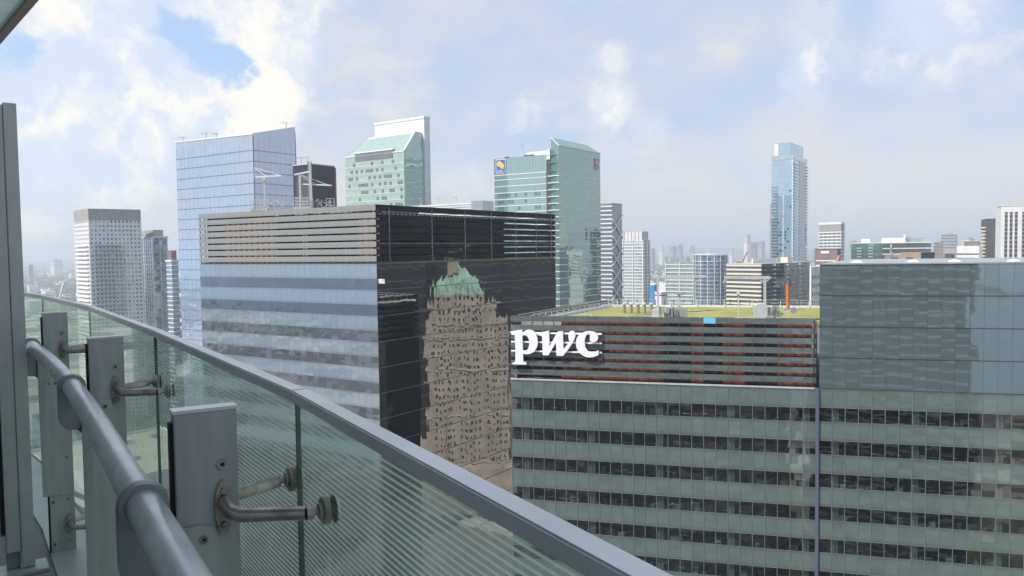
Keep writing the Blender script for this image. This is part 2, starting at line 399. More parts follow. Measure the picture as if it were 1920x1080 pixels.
# ground sheets
def ground_mats():
    m = bpy.data.materials.new('city_ground'); m.use_nodes = True; N = NT(m.node_tree); b = N.n['Principled BSDF']
    g = N.new('ShaderNodeNewGeometry'); v = g.outputs['Position']
    vo = N.new('ShaderNodeTexVoronoi'); N.link(v, vo.inputs['Vector']); vo.inputs['Scale'].default_value = 1/55
    sp = N.new('ShaderNodeSeparateColor'); N.link(vo.outputs['Color'], sp.inputs[0])
    roofs = N.mix(sp.outputs[0], rgb(.14, .13, .13), rgb(.46, .41, .38))
    n = N.noise(v, 1/420, 5, .6)
    trees = N.mix(N.noise(v, 1/18, 4, .6), rgb(.035, .06, .025), rgb(.08, .10, .045))
    far = N.smooth(N.vmath('LENGTH', v), 700, 2200, -.16, 0)
    c = N.mix(N.smooth(N.math('ADD', N.math('ADD', n, far), N.math('MULTIPLY', sp.outputs[1], .25)), .50, .66), roofs, trees)
    N.link(c, b.inputs['Base Color']); b.inputs['Roughness'].default_value = .95; b.inputs['Specular IOR Level'].default_value = .1
    MATS['city_ground'] = m
    m = bpy.data.materials.new('lake_water'); m.use_nodes = True; N = NT(m.node_tree); b = N.n['Principled BSDF']
    b.inputs['Base Color'].default_value = rgb(.035, .085, .13); b.inputs['Roughness'].default_value = .28
    bp = N.new('ShaderNodeBump'); bp.inputs['Strength'].default_value = .35; bp.inputs['Distance'].default_value = 1.0
    g = N.new('ShaderNodeNewGeometry'); N.link(N.noise(g.outputs['Position'], .05, 5, .6), bp.inputs['Height']); N.link(bp.outputs[0], b.inputs['Normal'])
    MATS['lake_water'] = m
    m = bpy.data.materials.new('far_leaf'); m.use_nodes = True; N = NT(m.node_tree); b = N.n['Principled BSDF']
    g = N.new('ShaderNodeNewGeometry')
    N.link(N.mix(N.noise(g.outputs['Position'], .03, 4, .6), rgb(.03, .055, .022), rgb(.085, .115, .045)), b.inputs['Base Color'])
    b.inputs['Roughness'].default_value = .9; b.inputs['Specular IOR Level'].default_value = .1
    MATS['far_leaf'] = m
ground_mats()
S = 24000.0
tag(MB().quad((-S, -S, -.5), (S, -S, -.5), (S, S, -.5), (-S, S, -.5)).build('ground', 'city_ground'), kind='structure')
# the lake lies behind the viewer and to the left of him
a = azv(-75); nrm = Vector((a.y, -a.x, 0))
base = Vector((-350, -420, 0))
q = [base - a*S, base + a*S, base + a*S + Vector((-a.y, a.x, 0))*S, base - a*S + Vector((-a.y, a.x, 0))*S]
tag(MB().quad(*[(p.x, p.y, .0) for p in q]).build('lake', 'lake_water'), kind='structure')
# wooded islands across the harbour
mb = MB()
for i in range(420):
    t = random.uniform(-2600, 2600); c = base + a*t + Vector((-a.y, a.x, 0))*(1750 + 130*math.sin(t/500) + random.uniform(-90, 90))
    s = random.uniform(18, 42); hh = random.uniform(7, 14)
    k = [(c.x + s*math.cos(q)*random.uniform(.7, 1.2), c.y + s*math.sin(q)*random.uniform(.7, 1.2)) for q in np.linspace(0, 2*PI, 8)[:-1]]
    b0 = len(mb.v); mb.v += [(x, y, .05) for x, y in k] + [(c.x+(x-c.x)*.7, c.y+(y-c.y)*.7, hh*random.uniform(.6, 1)) for x, y in k] + [(c.x, c.y, hh)]
    for j in range(7):
        j2 = (j+1) % 7; mb.f += [(b0+j, b0+j2, b0+7+j2, b0+7+j), (b0+7+j, b0+7+j2, b0+14)]
tag(mb.build('island_trees', 'far_leaf'), 'low dark wooded islands across the lake', 'trees', kind='stuff')

# ------------------------------------------------------------------ facade builders
def pane_mesh(name, w, h, t=.04, m=None):
    me = MB().box(-w/2, w/2, -t/2, t/2, -h/2, h/2).mesh(name); me.materials.append(MATS[m]); return me
def lo(o, rot, u, out, z):
    return (o[0] + math.cos(rot)*u + math.sin(rot)*out, o[1] + math.sin(rot)*u - math.cos(rot)*out, z)

def facade(root, o, rot, ncol, pw, z0, nfl, fh, sh, ms, mv, depth=8.5, colstep=6, jit=.0022, seed=1, mm='mullion', mw=.03, mo=.085):
    """curtain wall seen from outside, u to the right, z0 = top; spandrel then vision strip on each storey"""
    rnd = random.Random(seed); W = ncol*pw
    me_s = pane_mesh('spandrel_pane', pw-.03, sh-.03, .04, ms); me_v = pane_mesh('window_pane', pw-.03, fh-sh-.03, .04, mv)
    z = z0
    for f in range(nfl):
        for c in range(ncol):
            u = (c+.5)*pw
            link('spandrel_pane', me_s, None, root, lo(o, rot, u, .02, z-sh/2), rot=(rnd.gauss(0, jit), 0, rot+rnd.gauss(0, jit)))
            link('window_pane', me_v, None, root, lo(o, rot, u, .02, z-sh-(fh-sh)/2), rot=(rnd.gauss(0, jit), 0, rot+rnd.gauss(0, jit)))
        MB().box(0, W, .12, depth, -.45, 0).build('floor_slab', 'slab', root, lo(o, rot, 0, 0, z-.8), rot)
        z -= fh
    zb = z
    me_m = MB().box(-mw, mw, -mo, .02, zb, z0).mesh('mullion'); me_m.materials.append(MATS[mm])
    for c in range(ncol+1): link('mullion', me_m, None, root, lo(o, rot, c*pw, 0, 0), rot)
    me_t = MB().box(0, W, -.06, .02, -.03, .03).mesh('transom'); me_t.materials.append(MATS[mm])
    for f in range(nfl):
        for zz in (z0-f*fh, z0-f*fh-sh): link('transom', me_t, None, root, lo(o, rot, 0, 0, zz), rot)
    me_c = MB().box(-.35, .35, 0, .7, zb, z0-.2).mesh('column'); me_c.materials.append(MATS['column'])
    for c in range(1, ncol, colstep): link('column', me_c, None, root, lo(o, rot, (c+.3)*pw, -.45, 0), rot)
    MB().box(0, W, depth, depth+.2, zb, z0).build('interior_wall', 'interior_dark', root, lo(o, rot, 0, 0, 0), rot)
    ml = MB(); mf = MB()
    for f in range(nfl):
        zc = z0-f*fh-sh; zf = z0-f*fh-fh
        for k in range(int(ncol*1.1)):
            u = rnd.uniform(.5, W-1.5); d = rnd.uniform(1.5, 7)
            if rnd.random() < .55: ml.box(u, u+rnd.uniform(.5, 1.2), d, d+.2, zc-.06, zc+.05)
        for k in range(int(ncol*1.3)):
            u = rnd.uniform(.5, W-1.5); d = rnd.uniform(.5, 2.2); h = rnd.choice([-.02, .0, .05, .1, .3, .45])
            mf.box(u, u+rnd.uniform(.3, 1.1), d, d+.35, zf-.78 if h > .2 else zf+h-.06, zf+h)
        for k in range(max(1, ncol//7)):      # lowered blinds here and there
            c = rnd.randrange(ncol); mf.box(c*pw+.06, (c+rnd.choice([1, 1, 2]))*pw-.06, .2, .22, zc-rnd.uniform(.2, .7), zc)
    tag(ml.build('ceiling_lamps', 'lamp', root, lo(o, rot, 0, 0, 0), rot, fix=False), kind='stuff')
    tag(mf.build('office_furniture', 'furniture', root, lo(o, rot, 0, 0, 0), rot, fix=False), kind='stuff')
    return zb

def louver(root, o, rot, ncol, pw, ztop, nrow, pitch, bh, m, toph=None, jit=.004, seed=3, name='louver_panel', posts=True, skip=None):
    rnd = random.Random(seed); W = ncol*pw
    me = pane_mesh(name, pw-.025, bh, .05, m)
    me_t = pane_mesh(name, pw-.025, toph, .05, m) if toph else me
    z = ztop
    for r_ in range(nrow):
        h = toph if (r_ == 0 and toph) else bh
        for c in range(ncol):
            if skip and (r_, c) in skip: continue
            link(name, me_t if r_ == 0 else me, None, root, lo(o, rot, (c+.5)*pw, 0, z-h/2), rot=(rnd.gauss(0, jit), 0, rot+rnd.gauss(0, jit*.5)))
        z -= (toph + pitch - bh) if (r_ == 0 and toph) else pitch
    if posts:
        me_p = MB().box(-.05, .05, .06, .2, z+pitch-bh-.1, ztop-.05).mesh('louver_post'); me_p.materials.append(MATS['dark_steel'])
        for c in range(0, ncol+1): link('louver_post', me_p, None, root, lo(o, rot, min(max(c*pw, .08), W-.08), 0, 0), rot)
    return z

def along(S0, d, px, py=468):
    r = ray(px, py); n = Vector((r.y, -r.x, 0)); return -(Vector((S0.x, S0.y, 0)).dot(n))/d.dot(n)

# ================================================================== OFFICE TOWER WITH THE SIGN (front face nearly square to us)
PW = 1.482; PAZ = 105.5
pc = PY(957, 592, 107.0); PZT = pc.z               # top left corner of the louvre screen
ex = azv(PAZ); ey = Vector((-ex.y, ex.x, 0))
prot = math.atan2(ex.y, ex.x)
NC = 26; FW = NC*PW
pw_root = thing('office_building', 'grey-green glass office block with white sign and rust red louvre screen under a sedum roof', 'office building', (pc.x, pc.y, 0), prot)
PN = Vector((-ey.x, -ey.y, 0))
zl_bot = PPL(957, 708, pc, PN).z
LH = PZT - zl_bot
ztop_f = zl_bot - .25
rnd = random.Random(5)
nrow = 7; pitch = LH/ (nrow+.02); bh = pitch*.62
louver(pw_root, (0, 0), 0, NC, PW, PZT, nrow, pitch, bh, 'pwc_louver', jit=.012, skip={(0, 17)})
link('film_panel', pane_mesh('film_panel', PW-.02, bh, .05, 'blue_film'), None, pw_root, ((17.5)*PW, 0, PZT-bh/2))['label'] = 'bright blue film covered panel'
zb = facade(pw_root, (0, 0), 0, NC, PW, ztop_f, 8, 4.05, 2.3, 'pwc_spandrel', 'pwc_vision', colstep=6, seed=11)
# ledge under the screen, pale steel strip
MB().box(-.1, FW-.2, -.12, .5, zl_bot-.25, zl_bot-.10).build('ledge', 'light_steel', pw_root)
sl = 15.5  # slant of the left flank
DEP = 35.0
sx, sy = math.sin(R(105.5-90-28)*-1), math.cos(R(12.5))
sx = math.tan(R(12.5))   # x shift per metre of depth
RZ = PZT - 1.1
foot = [(.0, .35), (FW-.4, .35), (FW-.4+DEP*sx, DEP), (DEP*sx, DEP)]
def inset(f, d): return [(f[0][0]+d, f[0][1]+d), (f[1][0]-d, f[1][1]+d), (f[2][0]-d, f[2][1]-d), (f[3][0]+d, f[3][1]-d)]
# lower storeys, flank and back walls
MB().prism([(0, .1), (FW, .1), (FW+DEP*sx, DEP), (DEP*sx, DEP)], 0, zb-.05).build('lower_storeys', 'pwc_spandrel', pw_root)
z = zb
mb = MB().box(0, FW, -.02, .09, -1.75, 0).mesh('lower_window_band'); mb.materials.append(MATS['window_dark'])
while z > 8:
    link('lower_window_band', mb, None, pw_root, (0, 0, z-2.3)); z -= 4.05
MB().sweep([(-.06, .02, zb), (DEP*sx-.06, DEP, zb), (DEP*sx-.06, DEP, ztop_f), (-.06, .02, ztop_f)], (.3, 0, 0)).build('flank_wall', 'side_dark', pw_root)
MB().box(DEP*sx, FW+DEP*sx, DEP-.3, DEP, zb, ztop_f).build('back_wall', 'side_dark', pw_root)
MB().prism([(1.2, 8.8), (FW-1, 8.8), (FW-1+24*sx, DEP-.5), (DEP*sx+1, DEP-.5)], zb, ztop_f-.3).build('core', 'interior_dark', pw_root)
MB().sweep([(.5, 1.2, zl_bot-.2), (.5+(DEP-2)*sx, DEP-1, zl_bot-.2), (.5+(DEP-2)*sx, DEP-1, RZ-.3), (.5, 1.2, RZ-.3)], (.2, 0, 0)).build('plant_wall', 'plant_black', pw_root)  # unseen black backing, added to keep the flank's reflection dark
# left side of the screen
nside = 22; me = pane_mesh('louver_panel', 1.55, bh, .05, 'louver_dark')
for r_ in range(nrow):
    for c in range(nside):
        t = (c+.5)/nside*DEP
        link('louver_panel', me, None, pw_root, (t*sx, t, PZT-bh/2-r_*pitch), rot=(0, 0, math.atan2(1, sx)))
# plant enclosure behind the screen: rust red corrugated walls, black ones painting the shade of openings
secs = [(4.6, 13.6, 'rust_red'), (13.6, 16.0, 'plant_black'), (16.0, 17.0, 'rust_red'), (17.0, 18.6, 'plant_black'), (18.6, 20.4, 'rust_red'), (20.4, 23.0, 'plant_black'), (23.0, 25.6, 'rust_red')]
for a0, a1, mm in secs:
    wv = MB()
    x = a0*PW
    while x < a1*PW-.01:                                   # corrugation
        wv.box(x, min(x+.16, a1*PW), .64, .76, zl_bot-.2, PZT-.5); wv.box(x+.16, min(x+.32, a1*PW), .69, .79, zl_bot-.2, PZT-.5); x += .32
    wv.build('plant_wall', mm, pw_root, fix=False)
MB().box(.5, 4.5*PW, 2.6, 2.8, zl_bot-.2, RZ-.4).build('plant_wall', 'plant_black', pw_root)  # black back fill, its colour stands for the shade inside the screen
MB().prism([(0, .3), (FW, .3), (FW+DEP*sx, DEP), (DEP*sx, DEP)], ztop_f-.28, zl_bot-.26).build('plant_deck', 'concrete', pw_root)
# green roof: sedum mat in trays, with tufted relief
gx0, gx1, gy0, gy1 = 1.6, FW-.5, 2.2, DEP-1.9
g = MB(); nx, ny = 74, 62
hv = rng.random((ny+1, nx+1))
for j in range(ny+1):
    for i in range(nx+1):
        y = gy0+(gy1-gy0)*j/ny; xx = gx0+1.2+(gx1-gx0-1.2)*i/nx + y*sx*(1 - i/nx*.0)
        g.v.append((xx, y, RZ + .10*hv[j, i]))
for j in range(ny):
    for i in range(nx):
        b0 = j*(nx+1)+i; g.f.append((b0, b0+1, b0+nx+2, b0+nx+1))
tag(g.build('sedum_roof', 'sedum', pw_root, fix=False), kind='stuff')
MB().prism(inset(foot, .9), RZ-.6, RZ-.12).build('roof_deck', 'concrete', pw_root)
# kerbs, path and window-cleaning track on the roof
MB().box(1.6, FW-.6, 1.7, 2.1, RZ-.1, RZ+.16).build('front_kerb', 'concrete', pw_root)
MB().box(DEP*sx-1, FW-1+DEP*sx, DEP-1.5, DEP-1.2, RZ-.1, RZ+.25).build('rear_kerb', 'white_paint', pw_root)
MB().sweep([(1.0, 1.6, RZ-.1), (1.0+(DEP-3)*sx, DEP-1.6, RZ-.1), (1.0+(DEP-3)*sx, DEP-1.6, RZ+.25), (1.0, 1.6, RZ+.25)], (.35, 0, 0)).build('side_kerb', 'white_paint', pw_root)
MB().box(4.0+9*sx, FW+6*sx, 7.6, 7.75, RZ+.3, RZ+.48).build('crane_track', 'dark_steel', pw_root)
MB().box(3.2, FW+6*sx-3, 3.6, 3.7, RZ+.3, RZ+.4).build('crane_track', 'light_steel', pw_root)
MB().sweep([(15, 15, RZ+.13), (16.2, 15, RZ+.13), (27, 27, RZ+.13), (26, 27, RZ+.13)], (0, 0, .03)).build('gravel_path', 'gravel_roof', pw_root)
# guard rails (left flank, rear)
def guard(p0, p1, n, mm='light_steel', hh=1.25, dark=True):
    p0 = Vector(p0); p1 = Vector(p1)
    b = MB()
    for hz in (.35, .8, hh): b.bar(p0+Vector((0, 0, hz)), p1+Vector((0, 0, hz)), .07)
    b.build('guard_rail', mm, pw_root)
    me = MB().box(-.05, .05, -.05, .05, 0, hh+.02).mesh('rail_post'); me.materials.append(MATS['dark_steel' if dark else mm])
    for i in range(n+1):
        p = p0.lerp(p1, i/n); link('rail_post', me, None, pw_root, p)
guard((.6+.2, 1.0, RZ-.1), (.6+DEP*sx-.6*0, DEP-.6, RZ-.1), 22)
guard((2.6, 2.0, RZ-.1), (2.6+(DEP-3)*sx, DEP-2.4, RZ-.1), 16, dark=False)
guard((DEP*sx+.6, DEP-.7, RZ-.1), (FW+DEP*sx-1, DEP-.7, RZ-.1), 24)
me = MB().tube([(0, 0, 0), (0, 0, 1.05)], .06, 6).mesh('tie_post'); me.materials.append(MATS['white_paint'])
for i in range(7): link('tie_post', me, None, pw_root, (6+i*4.7, 1.9, RZ))
for i in range(8): link('tie_post', me, None, pw_root, (DEP*sx+2+i*4.4, DEP-1.7, RZ))
# rust return wall and slit at the right end of the screen
MB().box(FW-.15, FW+.25, 1.6, 2.0, zl_bot-.2, PZT-.5).build('return_wall', 'rust_orange', pw_root)
MB().box(FW-.32, FW-.22, -.08, .12, zl_bot, PZT-.2).build('screen_end_post', 'dark_steel', pw_root)
MB().box(FW-.05, FW+.30, -.28, .02, zb, zl_bot-.12).build('corner_fin', 'fin_blue', pw_root)

def roof_thing(name, label, cat, px, py, z, group=None):
    p = PZ(px, py, z); return thing(name, label, cat, (p.x, p.y, z), prot, group), p
# orange flue
t, p = roof_thing('exhaust_flue', 'tall orange exhaust flue standing on the sedum roof', 'flue', 1477, 581, RZ+.08)
MB().tube([(0, 0, 0), (0, 0, 4.0)], .27, 16).build('pipe', 'orange_paint', t, smooth=True)
MB().tube([(0, 0, 3.95), (0, 0, 4.08)], .30, 16).build('rim', 'orange_paint', t, smooth=True)
MB().box(-.55, .55, -.55, .55, -.05, .16).build('kerb', 'gravel_roof', t)
MB().tube([(.95, 0, 0), (.95, 0, 1.5)], .03, 6).build('stay', 'dark_steel', t)
# small roof vents
labs = 'short pale gooseneck roof vent in a row on the sedum roof'
proto = None
for k, px in enumerate((1170, 1183, 1196, 1208, 1221)):
    p = PZ(px, 587, RZ+.08)
    if proto is None:
        proto = thing('roof_vent', labs, 'vent', (p.x, p.y, RZ+.08), prot, 'roof vents in a row on the green roof')
        MB().tube([(0, 0, 0), (0, 0, 1.25)], .26, 12).build('stack', 'gravel_roof', proto, smooth=True)
        MB().tube([(0, 0, 1.3), (0, 0, 1.42), (0, 0, 1.55)], [.36, .36, .1], 12).build('cowl', 'light_steel', proto, smooth=True)
    else:
        c = copy_tree(proto); c.location = (p.x, p.y, RZ+.08)

# roof cranes for window cleaning
def roof_crane(label, px, py, z, kind, rz):
    p = PZ(px, py, z); t = thing('window_cleaning_crane', label, 'crane', (p.x, p.y, z), rz, 'cranes on the sedum roof')
    b = MB().box(-1.9, 1.9, -.8, .8, .28, .62); t.scale = (1.12, 1.12, 1.12); b.box(-1.9, -1.5, -.9, .9, .1, .3); b.box(1.5, 1.9, -.9, .9, .1, .3)
    b.build('carriage', 'light_steel', t, bevel=.03)
    me = MB().tube([(0, -.1, 0), (0, .1, 0)], .22, 12).mesh('wheel'); me.materials.append(MATS['dark_steel'])
    for x in (-1.4, 1.4):
        for y in (-.7, .7): link('wheel', me, None, t, (x, y, .2))
    if kind == 0:
        MB().bar((-1.2, 0, .6), (-1.2, 0, 5.4), .24).build('mast', 'light_steel', t)
        MB().bar((-1.9, 0, 5.35), (4.4, 0, 5.45), .26, .3).build('jib', 'light_steel', t)
        MB().bar((3.2, .1, 3.3), (3.2, .1, 5.3), .08).build('hanger', 'light_steel', t)
        MB().bar((1.3, -.2, .6), (1.3, -.2, 3.3), .2).build('post', 'light_steel', t)
        MB().box(1.05, 1.75, -.5, .2, 3.25, 3.6).build('winch_head', 'aluminium_dark', t, bevel=.05)
        b = MB()
        for s in (0, .9): b.bar((-.4+s, -.6, .6), (.9+s, -.3, 2.3), .1)
        for k in range(7): b.bar((-.4+k*.19, -.6+k*.043, .6+k*.243), (.5+k*.19, -.6+k*.043, .6+k*.243), .05)
        b.build('ladder', 'light_steel', t)
        b = MB().tube([(.2, .2, .6), (.2, .2, 1.8)], [.75, .6], 10); b.box(.7, 1.9, -.5, .5, .6, 1.35); b.box(-1.9, -1.0, -.4, .4, .6, 1.5)
        b.build('machinery', 'aluminium', t)
        b = MB()
        for k in range(9):
            x = random.uniform(-2, 2.1); b.box(x, x+random.uniform(.15, .5), -.9, -.5, random.uniform(.6, 1.2), random.uniform(1.3, 2.1))
        b.build('controls', 'aluminium_dark', t)
    else:
        MB().bar((1.4, 0, .6), (1.4, 0, 5.2), .3).build('mast', 'light_steel', t)
        MB().bar((-3.1, 0, 5.35), (2.0, 0, 5.3), .28, .34).build('jib', 'light_steel', t)
        b = MB().bar((1.4, 0, 4.7), (2.1, 0, 5.4), .16).bar((1.4, 0, 4.7), (.7, 0, 5.2), .16).bar((-2.9, 0, 5.2), (-3.2, 0, 4.7), .2); b.build('jib_brace', 'light_steel', t)
        MB().bar((-1.5, -.2, .6), (-1.5, -.2, 3.4), .16).build('post', 'light_steel', t)
        MB().box(-1.75, -1.3, -.4, .1, 3.3, 3.65).build('winch_head', 'aluminium', t, bevel=.05)
        b = MB().tube([(1.0, -.6, 1.5), (1.0, .6, 1.5)], .9, 18); b.box(.2, 1.7, -.5, .5, .6, 1.2)
        b.build('cable_drum', 'aluminium', t, smooth=True)
        b = MB()
        for k in range(10):
            x = random.uniform(1.2, 2.8); b.box(x, x+random.uniform(.15, .45), -.8, -.4, random.uniform(.6, 1.2), random.uniform(1.2, 2.2))
        b.build('controls', 'aluminium_dark', t)
        MB().bar((2.4, -.2, .8), (4.6, -.2, 1.75), .22).build('folded_arm', 'aluminium', t)
        MB().tube([(4.5, -.45, 1.6), (4.5, .05, 1.6)], .36, 10).build('pulley', 'aluminium_dark', t)
    return t
roof_crane('grey window-cleaning crane with ladder and small winch head on the sedum roof', 1253, 604, RZ, 0, prot)
roof_crane('grey window-cleaning crane with round cable drum near the orange flue', 1410, 607, RZ, 1, prot)

# ---- the white letters on the screen, standing off on three rails
sg = thing('building_sign', 'big white pwc letters standing off the louvre screen on three white rails', 'sign', (pc.x, pc.y, 0), prot)
so = pc + PN*.55
def z2l(pts, off):
    r_ = []
    for (x, y) in pts:
        p = PPL(945 + x/9.6, 600 + y/9.6, so, PN) - Vector((pc.x, pc.y, 0))
        r_.append((p.dot(ex), p.z))
    return r_
def chaikin(p, keep=24):
    o = []
    n = len(p)
    for i in range(n):
        a0 = Vector(p[i-1]); b = Vector(p[i]); c = Vector(p[(i+1) % n])
        d1 = (b-a0).normalized(); d2 = (c-b).normalized()
        if d1.dot(d2) < math.cos(R(48)): o.append(tuple(b))
        else: o += [tuple(b.lerp(a0, .25)), tuple(b.lerp(c, .25))]
    return o
def letter(name, loops, ext=.16):
    cu = bpy.data.curves.new(name, 'CURVE'); cu.dimensions = '2D'; cu.fill_mode = 'BOTH'; cu.extrude = ext
    for lp in loops:
        q = chaikin(z2l(lp, 0)); sp = cu.splines.new('POLY'); sp.points.add(len(q)-1); sp.use_cyclic_u = True
        for i, (x, z) in enumerate(q): sp.points[i].co = (x, z, 0, 1)
    ob = bpy.data.objects.new('tmp', cu); COL.objects.link(ob)
    dg = bpy.context.evaluated_depsgraph_get(); me = bpy.data.meshes.new_from_object(ob.evaluated_get(dg)); bpy.data.objects.remove(ob)
    me.transform(Matrix.Rotation(R(90), 4, 'X')); me.materials.clear(); me.materials.append(MATS['sign_white'])
    return link(name, me, None, sg, (0, -.55, 0))
p_out = [(115, 203), (200, 192), (325, 170), (330, 238), (385, 186), (440, 172), (500, 180), (560, 220), (598, 290), (612, 380), (605, 455), (575, 530), (530, 583), (460, 610), (395, 615), (347, 604), (348, 742), (400, 762), (410, 775), (402, 801), (158, 794), (155, 770), (207, 745), (212, 600), (205, 430), (198, 268), (140, 262)]
p_in = [(333, 285), (365, 270), (405, 275), (442, 315), (460, 385), (456, 460), (432, 520), (395, 548), (343, 543)]
w_out = [(598, 228), (700, 215), (810, 190), (815, 300), (820, 478), (968, 208), (1062, 200), (1066, 370), (1073, 522), (1182, 395), (1165, 330), (1160, 262), (1176, 212), (1215, 190), (1258, 200), (1288, 242), (1285, 300), (1250, 385), (1180, 500), (1065, 645), (948, 640), (945, 540), (940, 400), (802, 635), (700, 628), (697, 480), (690, 292), (645, 275), (612, 270)]
c_out = [(1700, 542), (1706, 625), (1640, 655), (1540, 676), (1450, 655), (1370, 600), (1315, 520), (1297, 440), (1300, 360), (1330, 290), (1390, 236), (1470, 206), (1560, 200), (1640, 220), (1685, 265), (1698, 320), (1685, 365), (1640, 395), (1600, 400), (1560, 385), (1545, 355), (1552, 300), (1548, 250), (1512, 246), (1470, 290), (1450, 370), (1455, 450), (1480, 520), (1530, 572), (1590, 588), (1650, 568)]
letter('letter_p', [p_out, p_in]); letter('letter_w', [w_out]); letter('letter_c', [c_out])
for (ya, yb) in ((222, 262), (380, 436), (545, 602)):
    (xa, za), (xb, zb2) = z2l([(122, ya), (1755, yb)], 0)
    zm = (za+zb2)/2
    MB().box(xa, xb, -.40, -.22, zm-.10, zm+.10).build('mounting_rail', 'sign_white', sg)
me = MB().box(-.06, .06, -.30, .02, -.06, .06).mesh('bracket'); me.materials.append(MATS['light_steel'])
for k in range(5): link('bracket', me, None, sg, (1.2+k*2.4, 0, zm))

# ================================================================== TALLER GLASS WING on the right
wo = pc + ex*(FW+.35)
wz = PPL(1700, 494.5, pc, PN).z
wg = thing('glass_wing', 'tall plain grey-blue glass screened office wing beside the rust red louvres', 'office building', (wo.x, wo.y, 0), prot)
WN = 22; WW = WN*PW
zs = ztop_f + .15
rowh = (wz - zs)/4
me = pane_mesh('screen_pane', PW-.020, rowh-.05, .04, 'wing_screen')
rnd = random.Random(9)
for r_ in range(4):
    for c in range(WN):
        link('screen_pane', me, None, wg, ((c+.5)*PW, -.02, zs+(r_+.5)*rowh), rot=(rnd.gauss(0, .0016), 0, rnd.gauss(0, .0016)))
me = MB().box(0, WW, -.07, .05, -.045, .045).mesh('screen_joint'); me.materials.append(MATS['dark_steel'])
for r_ in range(5): link('screen_joint', me, None, wg, (0, 0, zs+r_*rowh))
me = MB().box(-.05, .05, .06, .3, zs-.2, wz-.1).mesh('screen_post'); me.materials.append(MATS['light_steel'])
for c in range(0, WN+1, 2): link('screen_post', me, None, wg, (c*PW+.1, 0, 0))
zbw = facade(wg, (0, 0), 0, WN, PW, ztop_f+.10, 8, 4.05, 2.3, 'pwc_spandrel', 'pwc_vision', colstep=6, seed=21)
MB().prism([(.1, .5), (WW, .5), (WW+30*sx, 30), (.1+30*sx*1.15, 30)], zs-.5, wz-.25).build('plant_storey', 'wing_screen', wg)
MB().prism([(0, -.12), (WW+.1, -.12), (WW+.1+30*sx, 30), (30*sx*1.15, 30)], wz-.05, wz+.1).build('roof_edge', 'aluminium_dark', wg)
MB().box(.05, WW, .1, 30, 0, zbw-.05).build('lower_storeys', 'pwc_spandrel', wg)
MB().box(.05, WW, 9, 30, zbw, zs-.6).build('core', 'interior_dark', wg)
MB().box(-.02, .12, .06, 30, zbw, zs-.6).build('flank_wall', 'side_dark', wg)
mb = MB().box(0, WW, -.02, .09, -1.75, 0).mesh('lower_window_band'); mb.materials.append(MATS['window_dark'])
z = zbw
while z > 8:
    link('lower_window_band', mb, None, wg, (0, 0, z-2.3)); z -= 4.05
# domed rooflights along the wing's roof edge
pr = None
for px in (1607, 1712, 1790, 1900):
    p = PPL(px, 494, pc + ey*2.5, PN)
    if pr is None:
        pr = thing('rooflight', 'low white rooflight dome on the glass wing roof edge', 'rooflight', (p.x, p.y, wz+.1), prot, 'rooflights on the glass wing')
        MB().tube([(0, 0, 0), (0, 0, .16), (0, 0, .32)], [.75, .6, .12], 14).build('dome', 'white_paint', pr, smooth=True)
        MB().box(-.85, .85, -.85, .85, -.02, .06).build('kerb', 'light_steel', pr)
    else:
        c = copy_tree(pr); c.location = (p.x, p.y, wz+.1)
# ================================================================== MIRROR-GLASS OFFICE BLOCK (centre)
AAZ, ALZ = 34.0, -57.0
ac = PY(704, 384, 122.0); AZT = ac.z
adR = azv(AAZ); adL = azv(ALZ)
arot = math.atan2(adR.y, adR.x)
AN_L = Vector((adL.y, -adL.x, 0)); 
if AN_L.dot(-ac) < 0: AN_L = -AN_L
RW = along(ac, adR, 1041, 445); LWid = along(ac, adL, 374, 450)
ab = thing('mirror_office_building', 'dark mirror-glass corner office block with grey slatted plant screen on top', 'office building', (ac.x, ac.y, 0), arot)
lsk = math.atan2(adL.y, adL.x) - arot          # left face direction in local frame (about 91 degrees)
lu = Vector((math.cos(lsk), math.sin(lsk)))
L0 = (lu.x*LWid, lu.y*LWid); lrot = lsk + PI   # u runs from far left end to the corner
za_bot = PPL(704, 493, ac, AN_L).z
AP = 1.45
NL = int(round(LWid/AP)); APW = LWid/NL
apitch = (AZT - za_bot)/7.95
louver(ab, L0, lrot, NL, APW, AZT, 8, apitch, apitch*.76, 'louver_grey', jit=.0015, posts=False, seed=31)
# posts and coloured plant walls behind the slats
me = MB().box(-.06, .06, .10, .28, za_bot, AZT-.3).mesh('screen_post'); me.materials.append(MATS['dark_steel'])
for c in range(0, NL+1): link('screen_post', me, None, ab, lo(L0, lrot, min(max(c*APW, .1), LWid-.1), 0, 0), lrot)
def lwall(u0, u1, d, mm, z0=None, z1=None, name='plant_wall', th=.15):
    MB().box(u0, u1, d, d+th, z0 or za_bot+.1, z1 or AZT-.5).build(name, mm, ab, lo(L0, lrot, 0, 0, 0), lrot)
fr = LWid/330.0
lwall(6.5, LWid*.44, .83, 'rust_orange'); lwall(LWid*.44, LWid*.97, 2.4, 'louver_grey')
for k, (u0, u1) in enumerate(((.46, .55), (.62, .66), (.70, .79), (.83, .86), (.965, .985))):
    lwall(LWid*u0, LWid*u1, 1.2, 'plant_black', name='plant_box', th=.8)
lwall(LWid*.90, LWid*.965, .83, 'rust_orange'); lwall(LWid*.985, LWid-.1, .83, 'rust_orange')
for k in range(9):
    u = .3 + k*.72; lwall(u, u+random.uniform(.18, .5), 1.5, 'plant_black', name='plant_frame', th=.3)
MB().prism([(0.1, .1), (RW, .1), (RW+lu.x*LWid, lu.y*LWid-.1), (lu.x*LWid+.1, lu.y*LWid-.1)], za_bot-.6, za_bot-.12).build('roof_deck', 'concrete', ab)
MB().box(.25, RW-.2, .25, 1.0, za_bot-.1, za_bot+.12).build('sedum_strip', 'sedum', ab)
